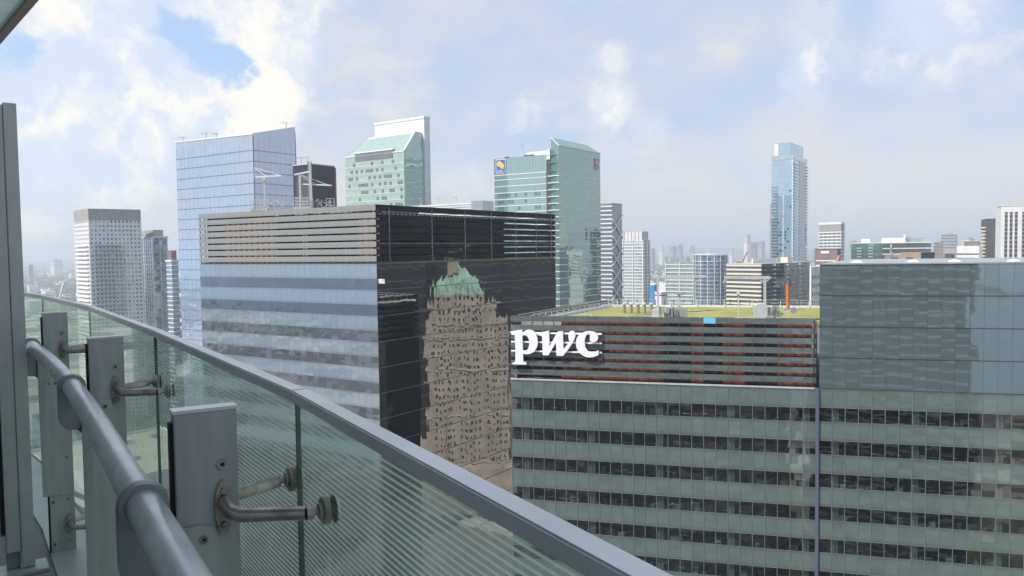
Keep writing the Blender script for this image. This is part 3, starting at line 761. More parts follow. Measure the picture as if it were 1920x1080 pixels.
lb = MB().box(0, LWid-.2, .25, 1.0, za_bot-.1, za_bot+.12); lb.build('sedum_strip', 'sedum', ab, lo(L0, lrot, 0, 0, 0), lrot)
# inner plant room behind both screens
MB().box(3.2, RW*.74, 3.4, LWid*.62, za_bot, AZT-1.4).build('plant_room', 'plant_black', ab)
# left face storeys
zab = facade(ab, L0, lrot, NL, APW, za_bot-.15, 8, 4.0, 2.3, 'cut_spandrel', 'cut_vision', colstep=5, seed=41, jit=.0014, mm='mullion_blue', mw=.02, mo=.03)
# right face: one band of mirror glass on each storey, thin dark joints between
z = za_bot-.15; k = 0
me_j = MB().box(0, RW, -.03, .06, -.05, .05).mesh('glass_joint'); me_j.materials.append(MATS['mullion'])
rnd = random.Random(13)
gme = MB().box(0, RW, 0, .06, -3.9, 0).mesh('mirror_band'); gme.materials.append(MATS['mirror_dark'])
while z > 60:
    link('mirror_band', gme, None, ab, (0, .01, z-.05), rot=(rnd.gauss(0, .0012), 0, rnd.gauss(0, .0004)))
    link('glass_joint', me_j, None, ab, (0, 0, z)); z -= 4.0
zlow = z
MB().prism([(.05, .2), (RW, .2), (RW+lu.x*LWid, lu.y*LWid-.1), (lu.x*LWid+.2, lu.y*LWid-.1)], 0, zab).build('lower_storeys', 'side_dark', ab)
MB().prism([(9.5, .3), (RW-.2, .3), (RW+lu.x*LWid-1, lu.y*LWid-.6), (9.0, lu.y*LWid-.6)], zab, za_bot-.7).build('core', 'interior_dark', ab)
# right hand louvre screen: dark glass blades, light posts, bright rails
NR = 22; louver(ab, (0, 0), 0, NR, RW/NR, AZT, 8, apitch, apitch*.80, 'louver_dark', jit=.012, posts=False, seed=33)
me = MB().box(-.05, .05, -.10, .05, za_bot, AZT-.2).mesh('screen_post'); me.materials.append(MATS['louver_grey'])
for t in (.055, .25, .42, .57, .72, .86, .97): link('screen_post', me, None, ab, (RW*t, 0, 0))
bk = MB()
for u in np.arange(.6, RW-.8, 1.0): bk.box(u, u+.55, -.09, -.03, AZT-1.36, AZT-1.26)
tag(bk.build('rail_brackets', 'light_steel', ab, fix=False), kind='stuff')
MB().box(.3, RW-.2, -.10, -.04, za_bot+2.9, za_bot+2.97).build('screen_rail', 'aluminium_dark', ab)
MB().box(0, RW, -.06, .3, AZT-.03, AZT+.09).build('coping', 'dark_steel', ab)
MB().box(0, LWid, -.03, .3, AZT-.02, AZT+.06).build('coping', 'louver_grey', ab, lo(L0, lrot, 0, 0, 0), lrot)
MB().box(RW-.04, RW+.12, -.05, .3, za_bot-.2, AZT).build('end_post', 'light_steel', ab)
# back screen, also slatted, so the sky shows through the far end
me = pane_mesh('louver_panel', 3.0, apitch*.6, .05, 'louver_grey')
for r_ in range(8):
    for c in range(12): link('louver_panel', me, None, ab, (lu.x*LWid+1.5+c*3.0, lu.y*LWid, AZT-.4-r_*apitch))

def mirror_crane(label, px, py, depth, kind):
    p = PY(px, py, depth); t = thing('window_cleaning_crane', label, 'crane', (p.x, p.y, AZT), R(2), 'cranes on the mirror-glass block')
    z0 = 0.05
    b = MB().box(-1.5, 1.5, -.8, .8, z0+.35, z0+.75); b.build('carriage', 'light_steel', t, bevel=.03)
    me = MB().tube([(0, -.1, 0), (0, .1, 0)], .2, 10).mesh('wheel'); me.materials.append(MATS['dark_steel'])
    for x in (-1.1, 1.1):
        for y in (-.6, .6): link('wheel', me, None, t, (x, y, z0+.2))
    b = MB()
    for y in (-.8, .8):
        for hz in (1.2, 1.7, 2.3): b.bar((-1.5, y, z0+hz), (1.5, y, z0+hz), .09)
        for x in (-1.5, -.9, -.3, .3, .9, 1.5): b.bar((x, y, z0+.7), (x, y, z0+2.3), .09)
    b.build('cage', 'light_steel', t)
    if kind == 0:
        MB().bar((.9, 0, z0+.7), (.9, 0, z0+6.2), .3).build('mast', 'light_steel', t)
        MB().box(.6, 1.2, -.3, .3, z0+5.7, z0+6.15).build('slew_ring', 'aluminium', t)
        MB().bar((-.6, 0, z0+6.35), (3.9, 0, z0+6.55), .26).build('jib', 'white_paint', t)
        MB().bar((-.8, 0, z0+6.2), (-.8, 0, z0+8.0), .14).build('back_post', 'light_steel', t)
        b = MB().bar((-.8, 0, z0+8.0), (3.6, 0, z0+6.65), .12).bar((-.8, 0, z0+7.9), (1.2, 0, z0+6.5), .10); b.build('stay', 'white_paint', t)
        b = MB()
        for k in range(40):
            x = random.uniform(1.6, 4.6); hz = random.uniform(.3, 2.4)*(1-.28*abs(x-2.8)); d = random.uniform(.2, .7)
            b.bar((x, -.4, z0+hz), (x+random.uniform(-.6, .6), .4, z0+hz+random.uniform(-.4, .5)), .06)
        b.build('folded_gondola', 'light_steel', t)
    else:
        MB().bar((-.5, 0, z0+.7), (-.5, 0, z0+6.2), .34).build('mast', 'light_steel', t)
        MB().bar((1.45, -.3, z0+.3), (1.35, -.3, z0+8.6), .38).build('tall_mast', 'light_steel', t)
        MB().bar((-1.4, 0, z0+6.3), (1.2, 0, z0+6.8), .24).build('jib', 'white_paint', t)
        b = MB().bar((-.2, 0, z0+6.2), (4.5, 0, z0+4.4), .14).bar((-.2, 0, z0+6.0), (2.2, 0, z0+4.6), .12); b.build('stay', 'light_steel', t)
        MB().bar((0, 0, z0+4.65), (4.9, 0, z0+4.4), .2).build('boom', 'white_paint', t)
        b = MB()
        for k in range(26):
            x = random.uniform(2.0, 5.2); hz = random.uniform(.3, 2.0); b.bar((x, -.4, z0+hz), (x+random.uniform(-.5, .5), .4, z0+hz+random.uniform(-.4, .5)), .07)
        b.build('folded_gondola', 'light_steel', t)
        b = MB()
        for hz in (.9, 1.5, 2.1): b.bar((4.0, -.5, z0+hz), (5.4, -.5, z0+hz), .08)
        for x in (4.0, 4.7, 5.4): b.bar((x, -.5, z0+.5), (x, -.5, z0+2.1), .08)
        b.build('platform_rail', 'light_steel', t)
    return t
mirror_crane('white window-cleaning crane with one slim mast on the grey slatted roof', 488, 393, 143, 0)
mirror_crane('white window-cleaning crane with double mast and caged carriage on the grey slatted roof', 569, 387, 139, 1)
MB().box(1.0, 17, 6.0, LWid*.8, AZT-.9, AZT-.25).build('roof_platform', 'concrete', ab)

# ---- the old stone hotel, north-east of the mirror wall: it is seen in that wall's reflection
def mirror_pt(px, D):
    """point D metres along the line of sight at px, reflected in the mirror wall"""
    r = ray(px, 600); r.z = 0; r.normalize(); p = r*D
    n = Vector((adR.y, -adR.x, 0)); d = (p - Vector((ac.x, ac.y, 0))).dot(n)
    return p - n*2*d
hc = mirror_pt(872, 392)
hl = mirror_pt(795, 392)
hd = Vector((hl.x-hc.x, hl.y-hc.y, 0)).normalized()
hrot = math.atan2(hd.y, hd.x)
to_face = Vector((-8, 146, 0)) - Vector((hc.x, hc.y, 0))
HS = -1 if Vector((-math.sin(hrot), math.cos(hrot), 0)).dot(to_face) > 0 else 1   # front of the hotel looks along local -y when HS = 1
if HS < 0: hrot += PI
ho = thing('stone_hotel', 'old beige stone hotel tower with green copper chateau roof reflected in the mirror glass', 'hotel', (hc.x, hc.y, 0), hrot)
HW = 21.0
def hbox(x0, x1, y0, y1, z0, z1, mm='stone_beige', name='wall'): return MB().box(x0, x1, y0, y1, z0, z1).build(name, mm, ho)
hbox(-HW, HW-1.5, 0, 26, 0, 92); hbox(-HW-26, HW-1.7, 9, 40, 0, 62); hbox(-HW+5, HW-4, 1.5, 24, 92, 100); hbox(-10, 15.5, 3, 22, 100, 107)
hbox(-HW-40, HW+12, -10, 60, 0, 22)
def hroof(x0, x1, y0, y1, z0, z1, ins):
    b = MB(); b.v += [(x0, y0, z0), (x1, y0, z0), (x1, y1, z0), (x0, y1, z0)]
    for i in (.35, .7, 1.0):
        s = ins*(i**1.25); zz = z0+(z1-z0)*i
        b.v += [(x0+s, y0+s*.8, zz), (x1-s, y0+s*.8, zz), (x1-s, y1-s*.8, zz), (x0+s, y1-s*.8, zz)]
    for L_ in range(3):
        for i in range(4):
            j = (i+1) % 4; b.f.append((L_*4+i, L_*4+j, L_*4+4+j, L_*4+4+i))
    b.f.append((12, 13, 14, 15)); return b.build('roof', 'copper_green', ho)
hroof(-9.5, 15, 3, 22, 107, 122, 10.5)
hbox(2.4, 7.4, 6, 12, 116, 124, 'stone_beige', 'chimney'); hbox(1.6, 8.2, 5, 13, 124, 125.4, 'grey_wall', 'chimney')
def pinn(x, y, z, h, mm='copper_green', w_=.9):
    b = MB(); b.box(x-w_, x+w_, y-w_, y+w_, z, z+h*.45); b0 = len(b.v); b.v += [(x-w_, y-w_, z+h*.45), (x+w_, y-w_, z+h*.45), (x+w_, y+w_, z+h*.45), (x-w_, y+w_, z+h*.45), (x, y, z+h)]
    b.f += [(b0, b0+1, b0+4), (b0+1, b0+2, b0+4), (b0+2, b0+3, b0+4), (b0+3, b0, b0+4)]; b.build('pinnacle', mm, ho)
for x in (-9.8, -6.6, -3.4, -.2, 3, 6.2, 9.4, 12.6, 15.4): pinn(x, 2.6, 106, 10.5 + 3.0*math.cos((x-3)*.2), 'copper_green', .55)
for x in np.linspace(-HW+5.4, HW-4.4, 12): pinn(x, 1.2, 99, 6, 'stone_beige', .6)
for x in np.linspace(-HW+.4, HW-2, 15): pinn(x, -.1, 91, 4.6, 'stone_beige', .5)
wm = MB(); tr = MB()
for zf in np.arange(24, 90, 3.55):
    for x in np.arange(-HW+1.6, HW-2, 2.15):
        k_ = int(round((x+HW-1.6)/2.15)); yf = -1.3 if (k_ % 6 in (2, 3) and zf < 56) else 0
        if (k_ % 6 == 5) or (k_ % 6 in (1, 4) and zf < 56 and False): continue
        wd_ = random.uniform(.36, .52); wm.box(x-wd_, x+wd_, yf-.08, yf+.10, zf+random.uniform(-.05, .1), zf+random.uniform(1.3, 1.8))
for zf in np.arange(93, 106, 3.6):
    for x in np.arange(-8, 14, 2.3): wm.box(x-.45, x+.45, (1.42 if zf < 99 else 2.92), 1.7 if zf < 99 else 3.2, zf, zf+1.9)
tag(wm.build('sash_windows', 'window_dark', ho, fix=False), kind='stuff')
for zz in (22.5, 46, 69, 84.5, 91.2): hbox(-HW-.5, HW-1.0, -.55, 26.4, zz, zz+.7, 'grey_wall' if zz in (46, 69) else 'stone_beige', 'cornice')
for k_ in range(4): x = -HW+1.6+(k_*6-1)*2.15; hbox(max(x-.6, -HW-.4), x+.6, -.7, 0.2, 22, 95, name='pilaster')
for k_ in range(3): x = -HW+1.6+(k_*6+2.5)*2.15; hbox(x-2.1, x+2.1, -1.3, 0.2, 22, 58, name='bay')
# dark steel towers behind the hotel
def dark_tower(label, px, D, w_, h, rot_=0):
    c = mirror_pt(px, D); t = thing('dark_tower', label, 'skyscraper', (c.x, c.y, 0), hrot+rot_)
    MB().box(-w_/2, w_/2, 0, 36, 0, h).build('wall', 'black_tower', t)
    me = MB().box(-w_/2-.2, w_/2+.2, -.2, 36.2, 0, .9).mesh('floor_band'); me.materials.append(MATS['dark_steel'])
    for z in np.arange(30, h-1, 8): link('floor_band', me, None, t, (0, 0, z))
dark_tower('black steel and glass skyscraper directly behind the stone hotel', 800, 520, 96, 215)
dark_tower('black skyscraper standing behind the far wing of the stone hotel', 985, 560, 110, 190)
dark_tower('low broad black office slab beyond the stone hotel', 700, 455, 60, 160)

# ================================================================== OWN RESIDENTIAL TOWER, BALCONY
FZ = ZC - 1.70                          # balcony floor
HCAP = .32
gz = ZC - HCAP
gj = [PZ(px, py, gz) for (px, py) in ((1265, 1083), (553, 731), (288, 618), (166, 573.5), (78, 553.5))]
pts = [Vector((p.x, p.y, 0)) for p in gj]
d0 = (pts[0]-pts[1]).normalized()
rot4 = Matrix.Rotation(R(-3.5), 3, 'Z')
pts = [pts[0] + (rot4 @ d0)*.62 + (rot4 @ rot4 @ d0)*1.3] + [pts[0] + (rot4 @ d0)*.62] + pts[1:]
d1 = (pts[-1]-pts[-2]).normalized(); rot5 = Matrix.Rotation(R(3.5), 3, 'Z')
pts += [pts[-1] + (rot5 @ d1)*1.9, pts[-1] + (rot5 @ d1)*1.9 + (rot5 @ rot5 @ d1)*1.9]
def outn(i):
    a0 = pts[max(i-1, 0)]; b = pts[min(i+1, len(pts)-1)]; t = (b-a0).normalized(); return Vector((t.y, -t.x, 0))
rl = thing('balcony_railing', 'curved balcony balustrade of lined green glass with aluminium posts and round handrail', 'railing', (0, 0, FZ))
def L3(p, z): return Vector((p.x, p.y, z-FZ))
top = gz; GT = .012
nrm_ = [outn(i) for i in range(len(pts))]
for i in range(len(pts)-1):
    A_, B_ = pts[i], pts[i+1]; t = (B_-A_).normalized(); n = Vector((t.y, -t.x, 0)); g_ = .0045
    a1 = A_ + t*g_; b1 = B_ - t*g_
    z0 = FZ - .12
    poly = [L3(a1, z0), L3(b1, z0), L3(b1, top-.02), L3(a1, top-.02)]
    gp = MB().sweep(poly, n*GT).build('glass_panel', 'frit_glass', rl); gp.data.materials.append(MATS['clear_glass'])
    for fc_ in gp.data.polygons:
        if not (abs(fc_.normal.dot(n)) > .9 and (Vector(fc_.center)-L3(a1, z0)).dot(n) > GT*.5): fc_.material_index = 1
    for e, s in ((a1, -1),):
        MB().sweep([L3(e+t*s*.001, z0), L3(e+t*s*.004, z0), L3(e+t*s*.004, top-.02), L3(e+t*s*.001, top-.02)], n*GT).build('glass_edge', 'glass_edge', rl)
    # cap rail: U-section
    ca, cb = A_ + t*.004, B_ - t*.004
    cpl = [(-.010, -.028), (-.010, 0), (.030, 0), (.030, -.028)]
    poly = [L3(ca + n*u, top+v) for u, v in cpl]
    MB().sweep(poly, cb-ca).build('cap_rail', 'cap_metal', rl, bevel=.003)
# posts
def post(px, py, label=None):
    c = PZ(px, py, ZC-.325); c = Vector((c.x, c.y, 0))
    k = min(range(len(pts)-1), key=lambda i: ((pts[i]+pts[i+1])/2-c).length)
    t = (pts[k+1]-pts[k]).normalized(); n = Vector((t.y, -t.x, 0))
    gd = (pts[k]-c).dot(n)                      # distance to the glass
    rz = math.atan2(n.y, n.x)                   # local x = outward, local y = along the rail away from us
    ztop = 1.70-.325
    pst = MB()
    prof = [(-.062, 0), (.062, 0), (.062, ztop), (-.062, ztop)]
    pst.sweep([(x, -.019, z) for x, z in prof], (0, .038, 0))
    o = pst.build('post', 'fin_paint', rl, (c.x, c.y, 0), rz, bevel=.002)
    MB().box(-.064, .064, -.021, .021, ztop-.001, ztop+.006).build('post_cap', 'cap_metal', o)
    MB().box(-.070, -.0625, -.012, .012, .0, ztop-.02).build('gasket', 'rubber', o)
    # lower cover plate that carries the handrail bracket
    zp = ztop - .235
    cov = [(-.095, zp-.8), (.018, zp-.8), (.018, zp-.03), (.006, zp-.006), (-.012, zp), (-.095, zp)]
    MB().sweep([(x, -.027, z) for x, z in cov], (0, .006, 0)).build('cover_plate', 'fin_paint', o, bevel=.0015)
    def screw(x, y, z, r=.0085, s=-1):
        b = MB().tube([(x, y, z), (x, y+s*.004, z)], r, 14); b.build('screw', 'stainless', o, smooth=True)
        MB().tube([(x, y+s*.0035, z), (x, y+s*.0048, z)], r*.45, 6).build('screw_socket', 'rubber', o)
    for (x, z) in ((-.045, zp-.03), (-.012, zp-.03), (-.045, zp-.16), (-.012, zp-.16), (-.045, .06), (.03, .065), (-.045, .30), (.03, .31)):
        screw(x, -.027 if z > .5 and x < .018 else -.019, z)
    screw(.030, -.019, ztop-.115, .011); screw(.030, -.019, .55, .008)
    # standoff arms, a pair above and a pair below, one on each side of the plate
    for zz in (ztop-.205, .16):
        for s in (-1, 1):
            x0 = .030
            el = [( x0 + .012*math.cos(a_)*1.5, s*.0195, zz + .058*math.sin(a_)) for a_ in np.linspace(0, 2*PI, 18)[:-1]]
            MB().sweep(el, (0, s*.007, 0)).build('mounting_plate', 'stainless', o)
            sc2 = MB()
            for dz in (.034, -.036): sc2.tube([(x0, s*.026, zz+dz), (x0, s*.031, zz+dz)], [.008, .006], 10)
            sc2.build('plate_bolt', 'stainless', o, smooth=True)
            yb = s*.135; ye = s*.062; dz0 = -.008
            pth = [(x0, s*.026, zz+.012), (x0+.001, s*.040, zz+.008), (x0+.008, s*.056, zz+dz0*.3), (x0+.022, s*.070, zz+dz0), (x0+.045, s*.083, zz+dz0), (gd-.045, s*.130, zz+dz0)]
            MB().tube(pth, .0148, 14).build('standoff_arm', 'stainless', o, smooth=True)
            MB().tube([(gd-.046, yb, zz+dz0), (gd-.032, yb, zz+dz0)], .0142, 6).build('lock_nut', 'stainless', o)
            MB().tube([(gd-.033, yb, zz+dz0), (gd-.012, yb, zz+dz0)], .0065, 10).build('threaded_rod', 'stainless', o, smooth=True)
            MB().tube([(gd-.020, yb, zz+dz0), (gd-.013, yb, zz+dz0), (gd-.0125, yb, zz+dz0), (gd-.001, yb, zz+dz0)], [.017, .017, .0285, .030], 20).build('clamp_disc', 'stainless', o, smooth=True)
            MB().tube([(gd+GT+.001, yb, zz+dz0), (gd+GT+.008, yb, zz+dz0)], [.030, .026], 20).build('clamp_disc', 'stainless', o, smooth=True)
    if label: o['label'] = label
    return c, t, n
PP = [post(382, 768), post(197, 633.5), post(102, 587)]
# hidden neighbours along the same line
hr = []
DEL, HRZ = .122, ZC - .503
for (c, t, n) in PP: hr.append(c - n*DEL)
c3, t3, n3 = PP[0]; c1, t1, n1_ = PP[2]
near1 = hr[0] - (hr[1]-hr[0]).normalized()*.9; near2 = near1 - (rot4.transposed() @ (hr[1]-hr[0]).normalized())*1.2
far1 = hr[2] + rot5 @ (hr[2]-hr[1]).normalized()*1.8
path = [near2, near1] + hr + [far1]
sm = []
for i in range(len(path)-1):
    p0 = path[max(i-1, 0)]; p1 = path[i]; p2 = path[i+1]; p3 = path[min(i+2, len(path)-1)]
    for k in range(8):
        u = k/8; sm.append(.5*((2*p1)+(p2-p0)*u+(2*p0-5*p1+4*p2-p3)*u*u+(3*p1-p0-3*p2+p3)*u**3))
sm.append(path[-1])
MB().tube([L3(p, HRZ) for p in sm], .0345, 28).build('handrail', 'rail_steel', rl, smooth=True)
for (c, t, n) in PP:
    p = c - n*DEL; rz = math.atan2(n.y, n.x)
    st = [(.049*math.cos(a_), .047*math.sin(a_)) for a_ in np.linspace(0, PI, 15)] + [(-.049+.0, -.10)] + [(.049*math.cos(a_), -.115+.055*math.sin(a_)) for a_ in np.linspace(PI+.1, 2*PI-.1, 13)]
    o = MB().sweep([(x, -.012, z) for x, z in st], (0, .024, 0)).build('handrail_bracket', 'aluminium_dark', rl, (p.x, p.y, HRZ-FZ), rz, bevel=.002)
    MB().sweep([(.0, .006, -.16), (.15, .006, -.30), (.15, .006, -.12), (.0, .006, -.06)], (0, .010, 0)).build('bracket_web', 'aluminium_dark', o)
    ring = MB()
    for (ri, ro, y0, y1) in ((.0340, .0465, -.024, -.012),):
        nn_ = 28; b0 = len(ring.v)
        for a_ in np.linspace(0, 2*PI, nn_, endpoint=False):
            for (rr, yy) in ((ri, y0), (ro, y0), (ro, y1), (ri, y1)): ring.v.append((rr*math.cos(a_), yy, rr*math.sin(a_)))
        for k in range(nn_):
            k2 = (k+1) % nn_
            for e in range(4): ring.f.append((b0+k*4+e, b0+k*4+(e+1) % 4, b0+k2*4+(e+1) % 4, b0+k2*4+e))
    ring.build('collar', 'aluminium_dark', o, smooth=True)

# ---- privacy screen at the end of the balcony
cs = Vector((*PZ(66, 1056, FZ+.03)[:2], 0))
ns = n1_; ts = t1
rz = math.atan2(ns.y, ns.x)
ps = thing('privacy_screen', 'grey aluminium framed frosted glass privacy screen standing on the balcony floor', 'privacy screen', (cs.x, cs.y, FZ+.03), rz)
PH = PPL(33, 196, cs + Vector((0, 0, FZ)), -ts).z - FZ - .03
MB().box(-.062, 0, -.035, .035, 0, PH).build('frame_post', 'aluminium', ps, bevel=.003)
MB().box(-.130, -.064, -.030, .030, .09, PH-.01).build('inner_frame', 'aluminium', ps, bevel=.003)
MB().box(-.150, -.131, -.022, .022, .19, PH-.08).build('gasket', 'rubber', ps)
MB().box(-.131, -.066, .0, .028, -.005, .088).build('frame_foot', 'aluminium_dark', ps)
MB().box(-1.6, -.132, -.028, .028, .10, .185).build('bottom_rail', 'aluminium', ps, bevel=.003)
MB().box(-1.6, -.132, -.028, .028, PH-.075, PH-.01).build('top_rail', 'aluminium', ps, bevel=.003)
MB().box(-1.6, -.151, -.012, .012, .19, PH-.08).build('frosted_pane', 'frosted', ps)
MB().box(-.19, .06, -.09, .09, -.028, -.008).build('base_plate', 'aluminium', ps, bevel=.004)
MB().box(-1.62, -1.601, -.03, .03, 0, PH).build('wall_post', 'aluminium', ps)

# ---- the tower we stand on: curved, with slab bands
tw = thing('residential_tower', 'curved residential tower whose balcony with grey floor and pale green glass canopy is underfoot', 'apartment tower', (0, 0, 0))
inner = [p - nrm_[i]*.03 for i, p in enumerate(pts)]
cen = Vector((-39, -26, 0))
inw = [p + (cen-p).normalized()*2.15 for p in pts]
poly = [(p.x, p.y) for p in inner] + [(p.x, p.y) for p in reversed(inw)]
MB().prism(poly, FZ-.24, FZ).build('balcony_floor', 'concrete', tw)
kb = [p - nrm_[i]*.06 for i, p in enumerate(pts)]; kb2 = [p - nrm_[i]*.30 for i, p in enumerate(pts)]
MB().prism([(p.x, p.y) for p in kb] + [(p.x, p.y) for p in reversed(kb2)], FZ, FZ+.012).build('edge_flashing', 'aluminium', tw)
SZ = ZC + 1.10
e0, e1 = PZ(65, 0, SZ), PZ(0, 76, SZ)
ed = Vector((e1.x-e0.x, e1.y-e0.y, 0)).normalized(); en = Vector((ed.y, -ed.x, 0))
q0 = Vector((e0.x, e0.y, 0)) - ed*.9; q1 = Vector((e1.x, e1.y, 0)) + ed*4.5
q0b = q0 - ed*0 + Vector((0, 0, 0))
inn = -en*2.6
MB().prism([(q0.x, q0.y), (q1.x, q1.y), ((q1+inn).x, (q1+inn).y), ((q0+inn).x, (q0+inn).y)][::-1], SZ, SZ+.02).build('glass_canopy', 'soffit', tw)
cg = [o for o in tw.children if o.name.startswith('glass_canopy')][0]; cg.data.materials.append(MATS['clear_glass'])
for fc_ in cg.data.polygons:
    if fc_.normal.z > -.5: fc_.material_index = 1
MB().prism([((q0+en*.006).x, (q0+en*.006).y), ((q1+en*.006).x, (q1+en*.006).y), ((q1-en*.03).x, (q1-en*.03).y), ((q0-en*.03).x, (q0-en*.03).y)][::-1], SZ-.012, SZ+.03).build('canopy_edge', 'copper_edge', tw)
# body: wall arc and floors
RT = (inw[3]-cen).length
def arc(r, a0, a1, n=26): return [(cen.x + r*math.cos(a), cen.y + r*math.sin(a)) for a in np.linspace(a0, a1, n)]
a_mid = math.atan2(inw[3].y-cen.y, inw[3].x-cen.x)
rmin = min((p-cen).length for p in inw)
bodyp = arc(rmin-.05, a_mid-R(75), a_mid+R(75)) + [(cen.x-8, cen.y+30), (cen.x-8, cen.y-30)]
MB().prism(bodyp, 0, ZC+4.5).build('wall', 'balcony_glass', tw)
slab = MB().prism(arc(rmin+1.9, a_mid-R(75), a_mid-R(24)) + arc(rmin-.5, a_mid-R(75), a_mid-R(24))[::-1], 0, .35).mesh('floor_band'); slab.materials.append(MATS['concrete'])
slab2 = MB().prism(arc(rmin+1.9, a_mid+R(24), a_mid+R(75)) + arc(rmin-.5, a_mid+R(24), a_mid+R(75))[::-1], 0, .35).mesh('floor_band'); slab2.materials.append(MATS['concrete'])
slab3 = MB().prism(arc(rmin+1.9, a_mid-R(24), a_mid+R(24)) + arc(rmin-.5, a_mid-R(24), a_mid+R(24))[::-1], 0, .35).mesh('floor_band'); slab3.materials.append(MATS['concrete'])
for k in range(-34, 3):
    z = FZ-.24 + k*3.05
    if z < 12: continue
    link('floor_band', slab, None, tw, (0, 0, z)); link('floor_band', slab2, None, tw, (0, 0, z))
    if k not in (0, 1): link('floor_band', slab3, None, tw, (0, 0, z))
# neighbouring tower behind the viewer, mirrored in the glass wing
nt = thing('apartment_tower', 'grey banded apartment tower behind the viewer mirrored in the glass wing', 'apartment tower', (8, -52, 0), R(-3))
MB().box(0, 43, -30, 0, 0, 175).build('wall', 'navy_glass', nt)
me = MB().box(-.6, 43.6, -30.6, .7, 0, .75).mesh('floor_band'); me.materials.append(MATS['white_wall'])
for z in np.arange(20, 175, 3.05): link('floor_band', me, None, nt, (0, 0, z))
for x in np.arange(0, 44, 7.1): MB().box(x-.2, x+.2, 0, 1.3, 20, 174).build('party_wall', 'grey_wall', nt)
# ================================================================== THE CITY BEHIND
GA = 34.0
def tower(name, label, cat, xc, xl, xr, ytop, Y, az=GA, group=None):
    """near corner at px xc; left end xl, right end xr; local +x runs along the right face, local +y along the left face"""
    c = PY(xc, ytop, Y); dR = azv(az); dL = azv(az-90)
    Rr = along(c, dR, xr, ytop) if xr is not None else 25.0
    Ll = along(c, dL, xl, ytop) if xl is not None else 25.0
    Rr = min(max(Rr, 4.0), 75.0); Ll = min(max(Ll, 4.0), 75.0)
    t = thing(name, label, cat, (c.x, c.y, 0), math.atan2(dR.y, dR.x), group)
    return t, Ll, Rr, c.z, c
def zat(px, py, c): # height of a pixel at the same depth as c
    d = ray(px, py); k = math.hypot(c.x, c.y)/math.hypot(d.x, d.y); return ZC + d.z*k
def bands(t, x0, x1, y0, y1, zs, h, m, name='spandrel_band', proud=.18):
    me = MB().box(x0-proud, x1+proud, y0-proud, y1+proud, 0, h).mesh(name); me.materials.append(MATS[m])
    for z in zs: link(name, me, None, t, (0, 0, z))
def piers(t, x0, x1, y0, y1, z0, z1, step, w_, m, proud=.3, faces='LR', name='pier'):
    if 'R' in faces:
        me = MB().box(-w_/2, w_/2, -proud, .3, z0, z1).mesh(name); me.materials.append(MATS[m])
        n = max(1, round((x1-x0)/step))
        for i in range(n+1): link(name, me, None, t, (x0+(x1-x0)*i/n, y0, 0))
    if 'L' in faces:
        me = MB().box(-proud, .3, -w_/2, w_/2, z0, z1).mesh(name); me.materials.append(MATS[m])
        n = max(1, round((y1-y0)/step))
        for i in range(n+1): link(name, me, None, t, (x0, y0+(y1-y0)*i/n, 0))
def bx(t, name, m, *a): return MB().box(*a).build(name, m, t)
def masts(t, lst, m='light_steel'):
    for (x, y, z, h) in lst:
        b = MB().bar((x, y, z), (x, y, z+h), .25).bar((x-1.8, y+1.0, z+h), (x+.8, y-.3, z+h+.3), .2); b.build('davit', m, t)

# --- blue glass tower
t, L_, R_, H, c = tower('blue_glass_tower', 'tall blue mirror-glass tower with sloping roofline behind the slatted plant screen', 'skyscraper', 474, 329, 553, 252, 345)
z_l = zat(329, 268, c); 
slope = -5.5
zl = H - 3.2
bodyp = [(0, 0), (R_, 0), (R_, L_), (0, L_)]
MB().prism(bodyp, 0, 0, [H, H+5.5, H+4, H+1.2]).build('body', 'blue_glass', t)
sp_ = 20.3/F*345
me = MB().box(-.12, R_+.12, -.12, L_+.12, -.12, .12).mesh('floor_line'); me.materials.append(MATS['fin_blue'])
for k in range(1, 22): link('floor_line', me, None, t, (0, 0, H-2.0-k*sp_))
piers(t, 0, R_, 0, L_, 10, H-.5, 3.0, .05, 'fin_blue', .02, name='mullion')
cp = MB()
cp.sweep([(-.3, L_+.2, H+1.2), (-.3, -.3, H), (-.3, -.3, H+.5), (-.3, L_+.2, H+1.7)], (.5, 0, 0)); cp.sweep([(0, -.3, H), (R_+.2, -.3, H+5.5), (R_+.2, -.3, H+6.0), (0, -.3, H+.5)], (0, .5, 0))
cp.build('coping', 'white_paint', t)
masts(t, [(2, L_-3, H+1, 2.4), (3, L_*.66, H+.8, 3.2), (2, L_*.5, H+.5, 2.4), (R_*.9, 3, H+5, 2.6)])
# slanted reveal at the right edge
MB().sweep([(R_, -.1, 0), (R_+3.2, 2.2, 0), (R_+2.6, 2.2, H-22), (R_+.2, -.1, H+4)], (0, .6, 0)).build('slanted_edge', 'fin_blue', t)
# --- navy clad slab beside it
t, L_, R_, H, c = tower('navy_tower', 'dark navy clad slab tower with rust coloured edge beside the blue glass tower', 'office tower', 582, 549, 627, 308, 330)
bx(t, 'wall', 'navy_clad', 0, R_, 0, L_, 0, H); bx(t, 'rust_end', 'rust_edge', R_, R_+.8, -.1, 8, 0, H-.4)
bx(t, 'corner_strip', 'fin_blue', -1.1, .3, -.4, .6, 0, H+1.0); bx(t, 'recess_wall', 'dark_wall', -.2, .0, .8, L_-2, 0, H-4)
bx(t, 'coping', 'light_steel', -.2, R_+.2, -.2, L_+.2, H, H+.4)
masts(t, [(4, 6, H, 3.5), (1, L_*.6, H-1, 4)])
bands(t, 0, R_, 0, L_, np.arange(H-60, H-3, 4.2), .25, 'plant_black', 'floor_line', .06)
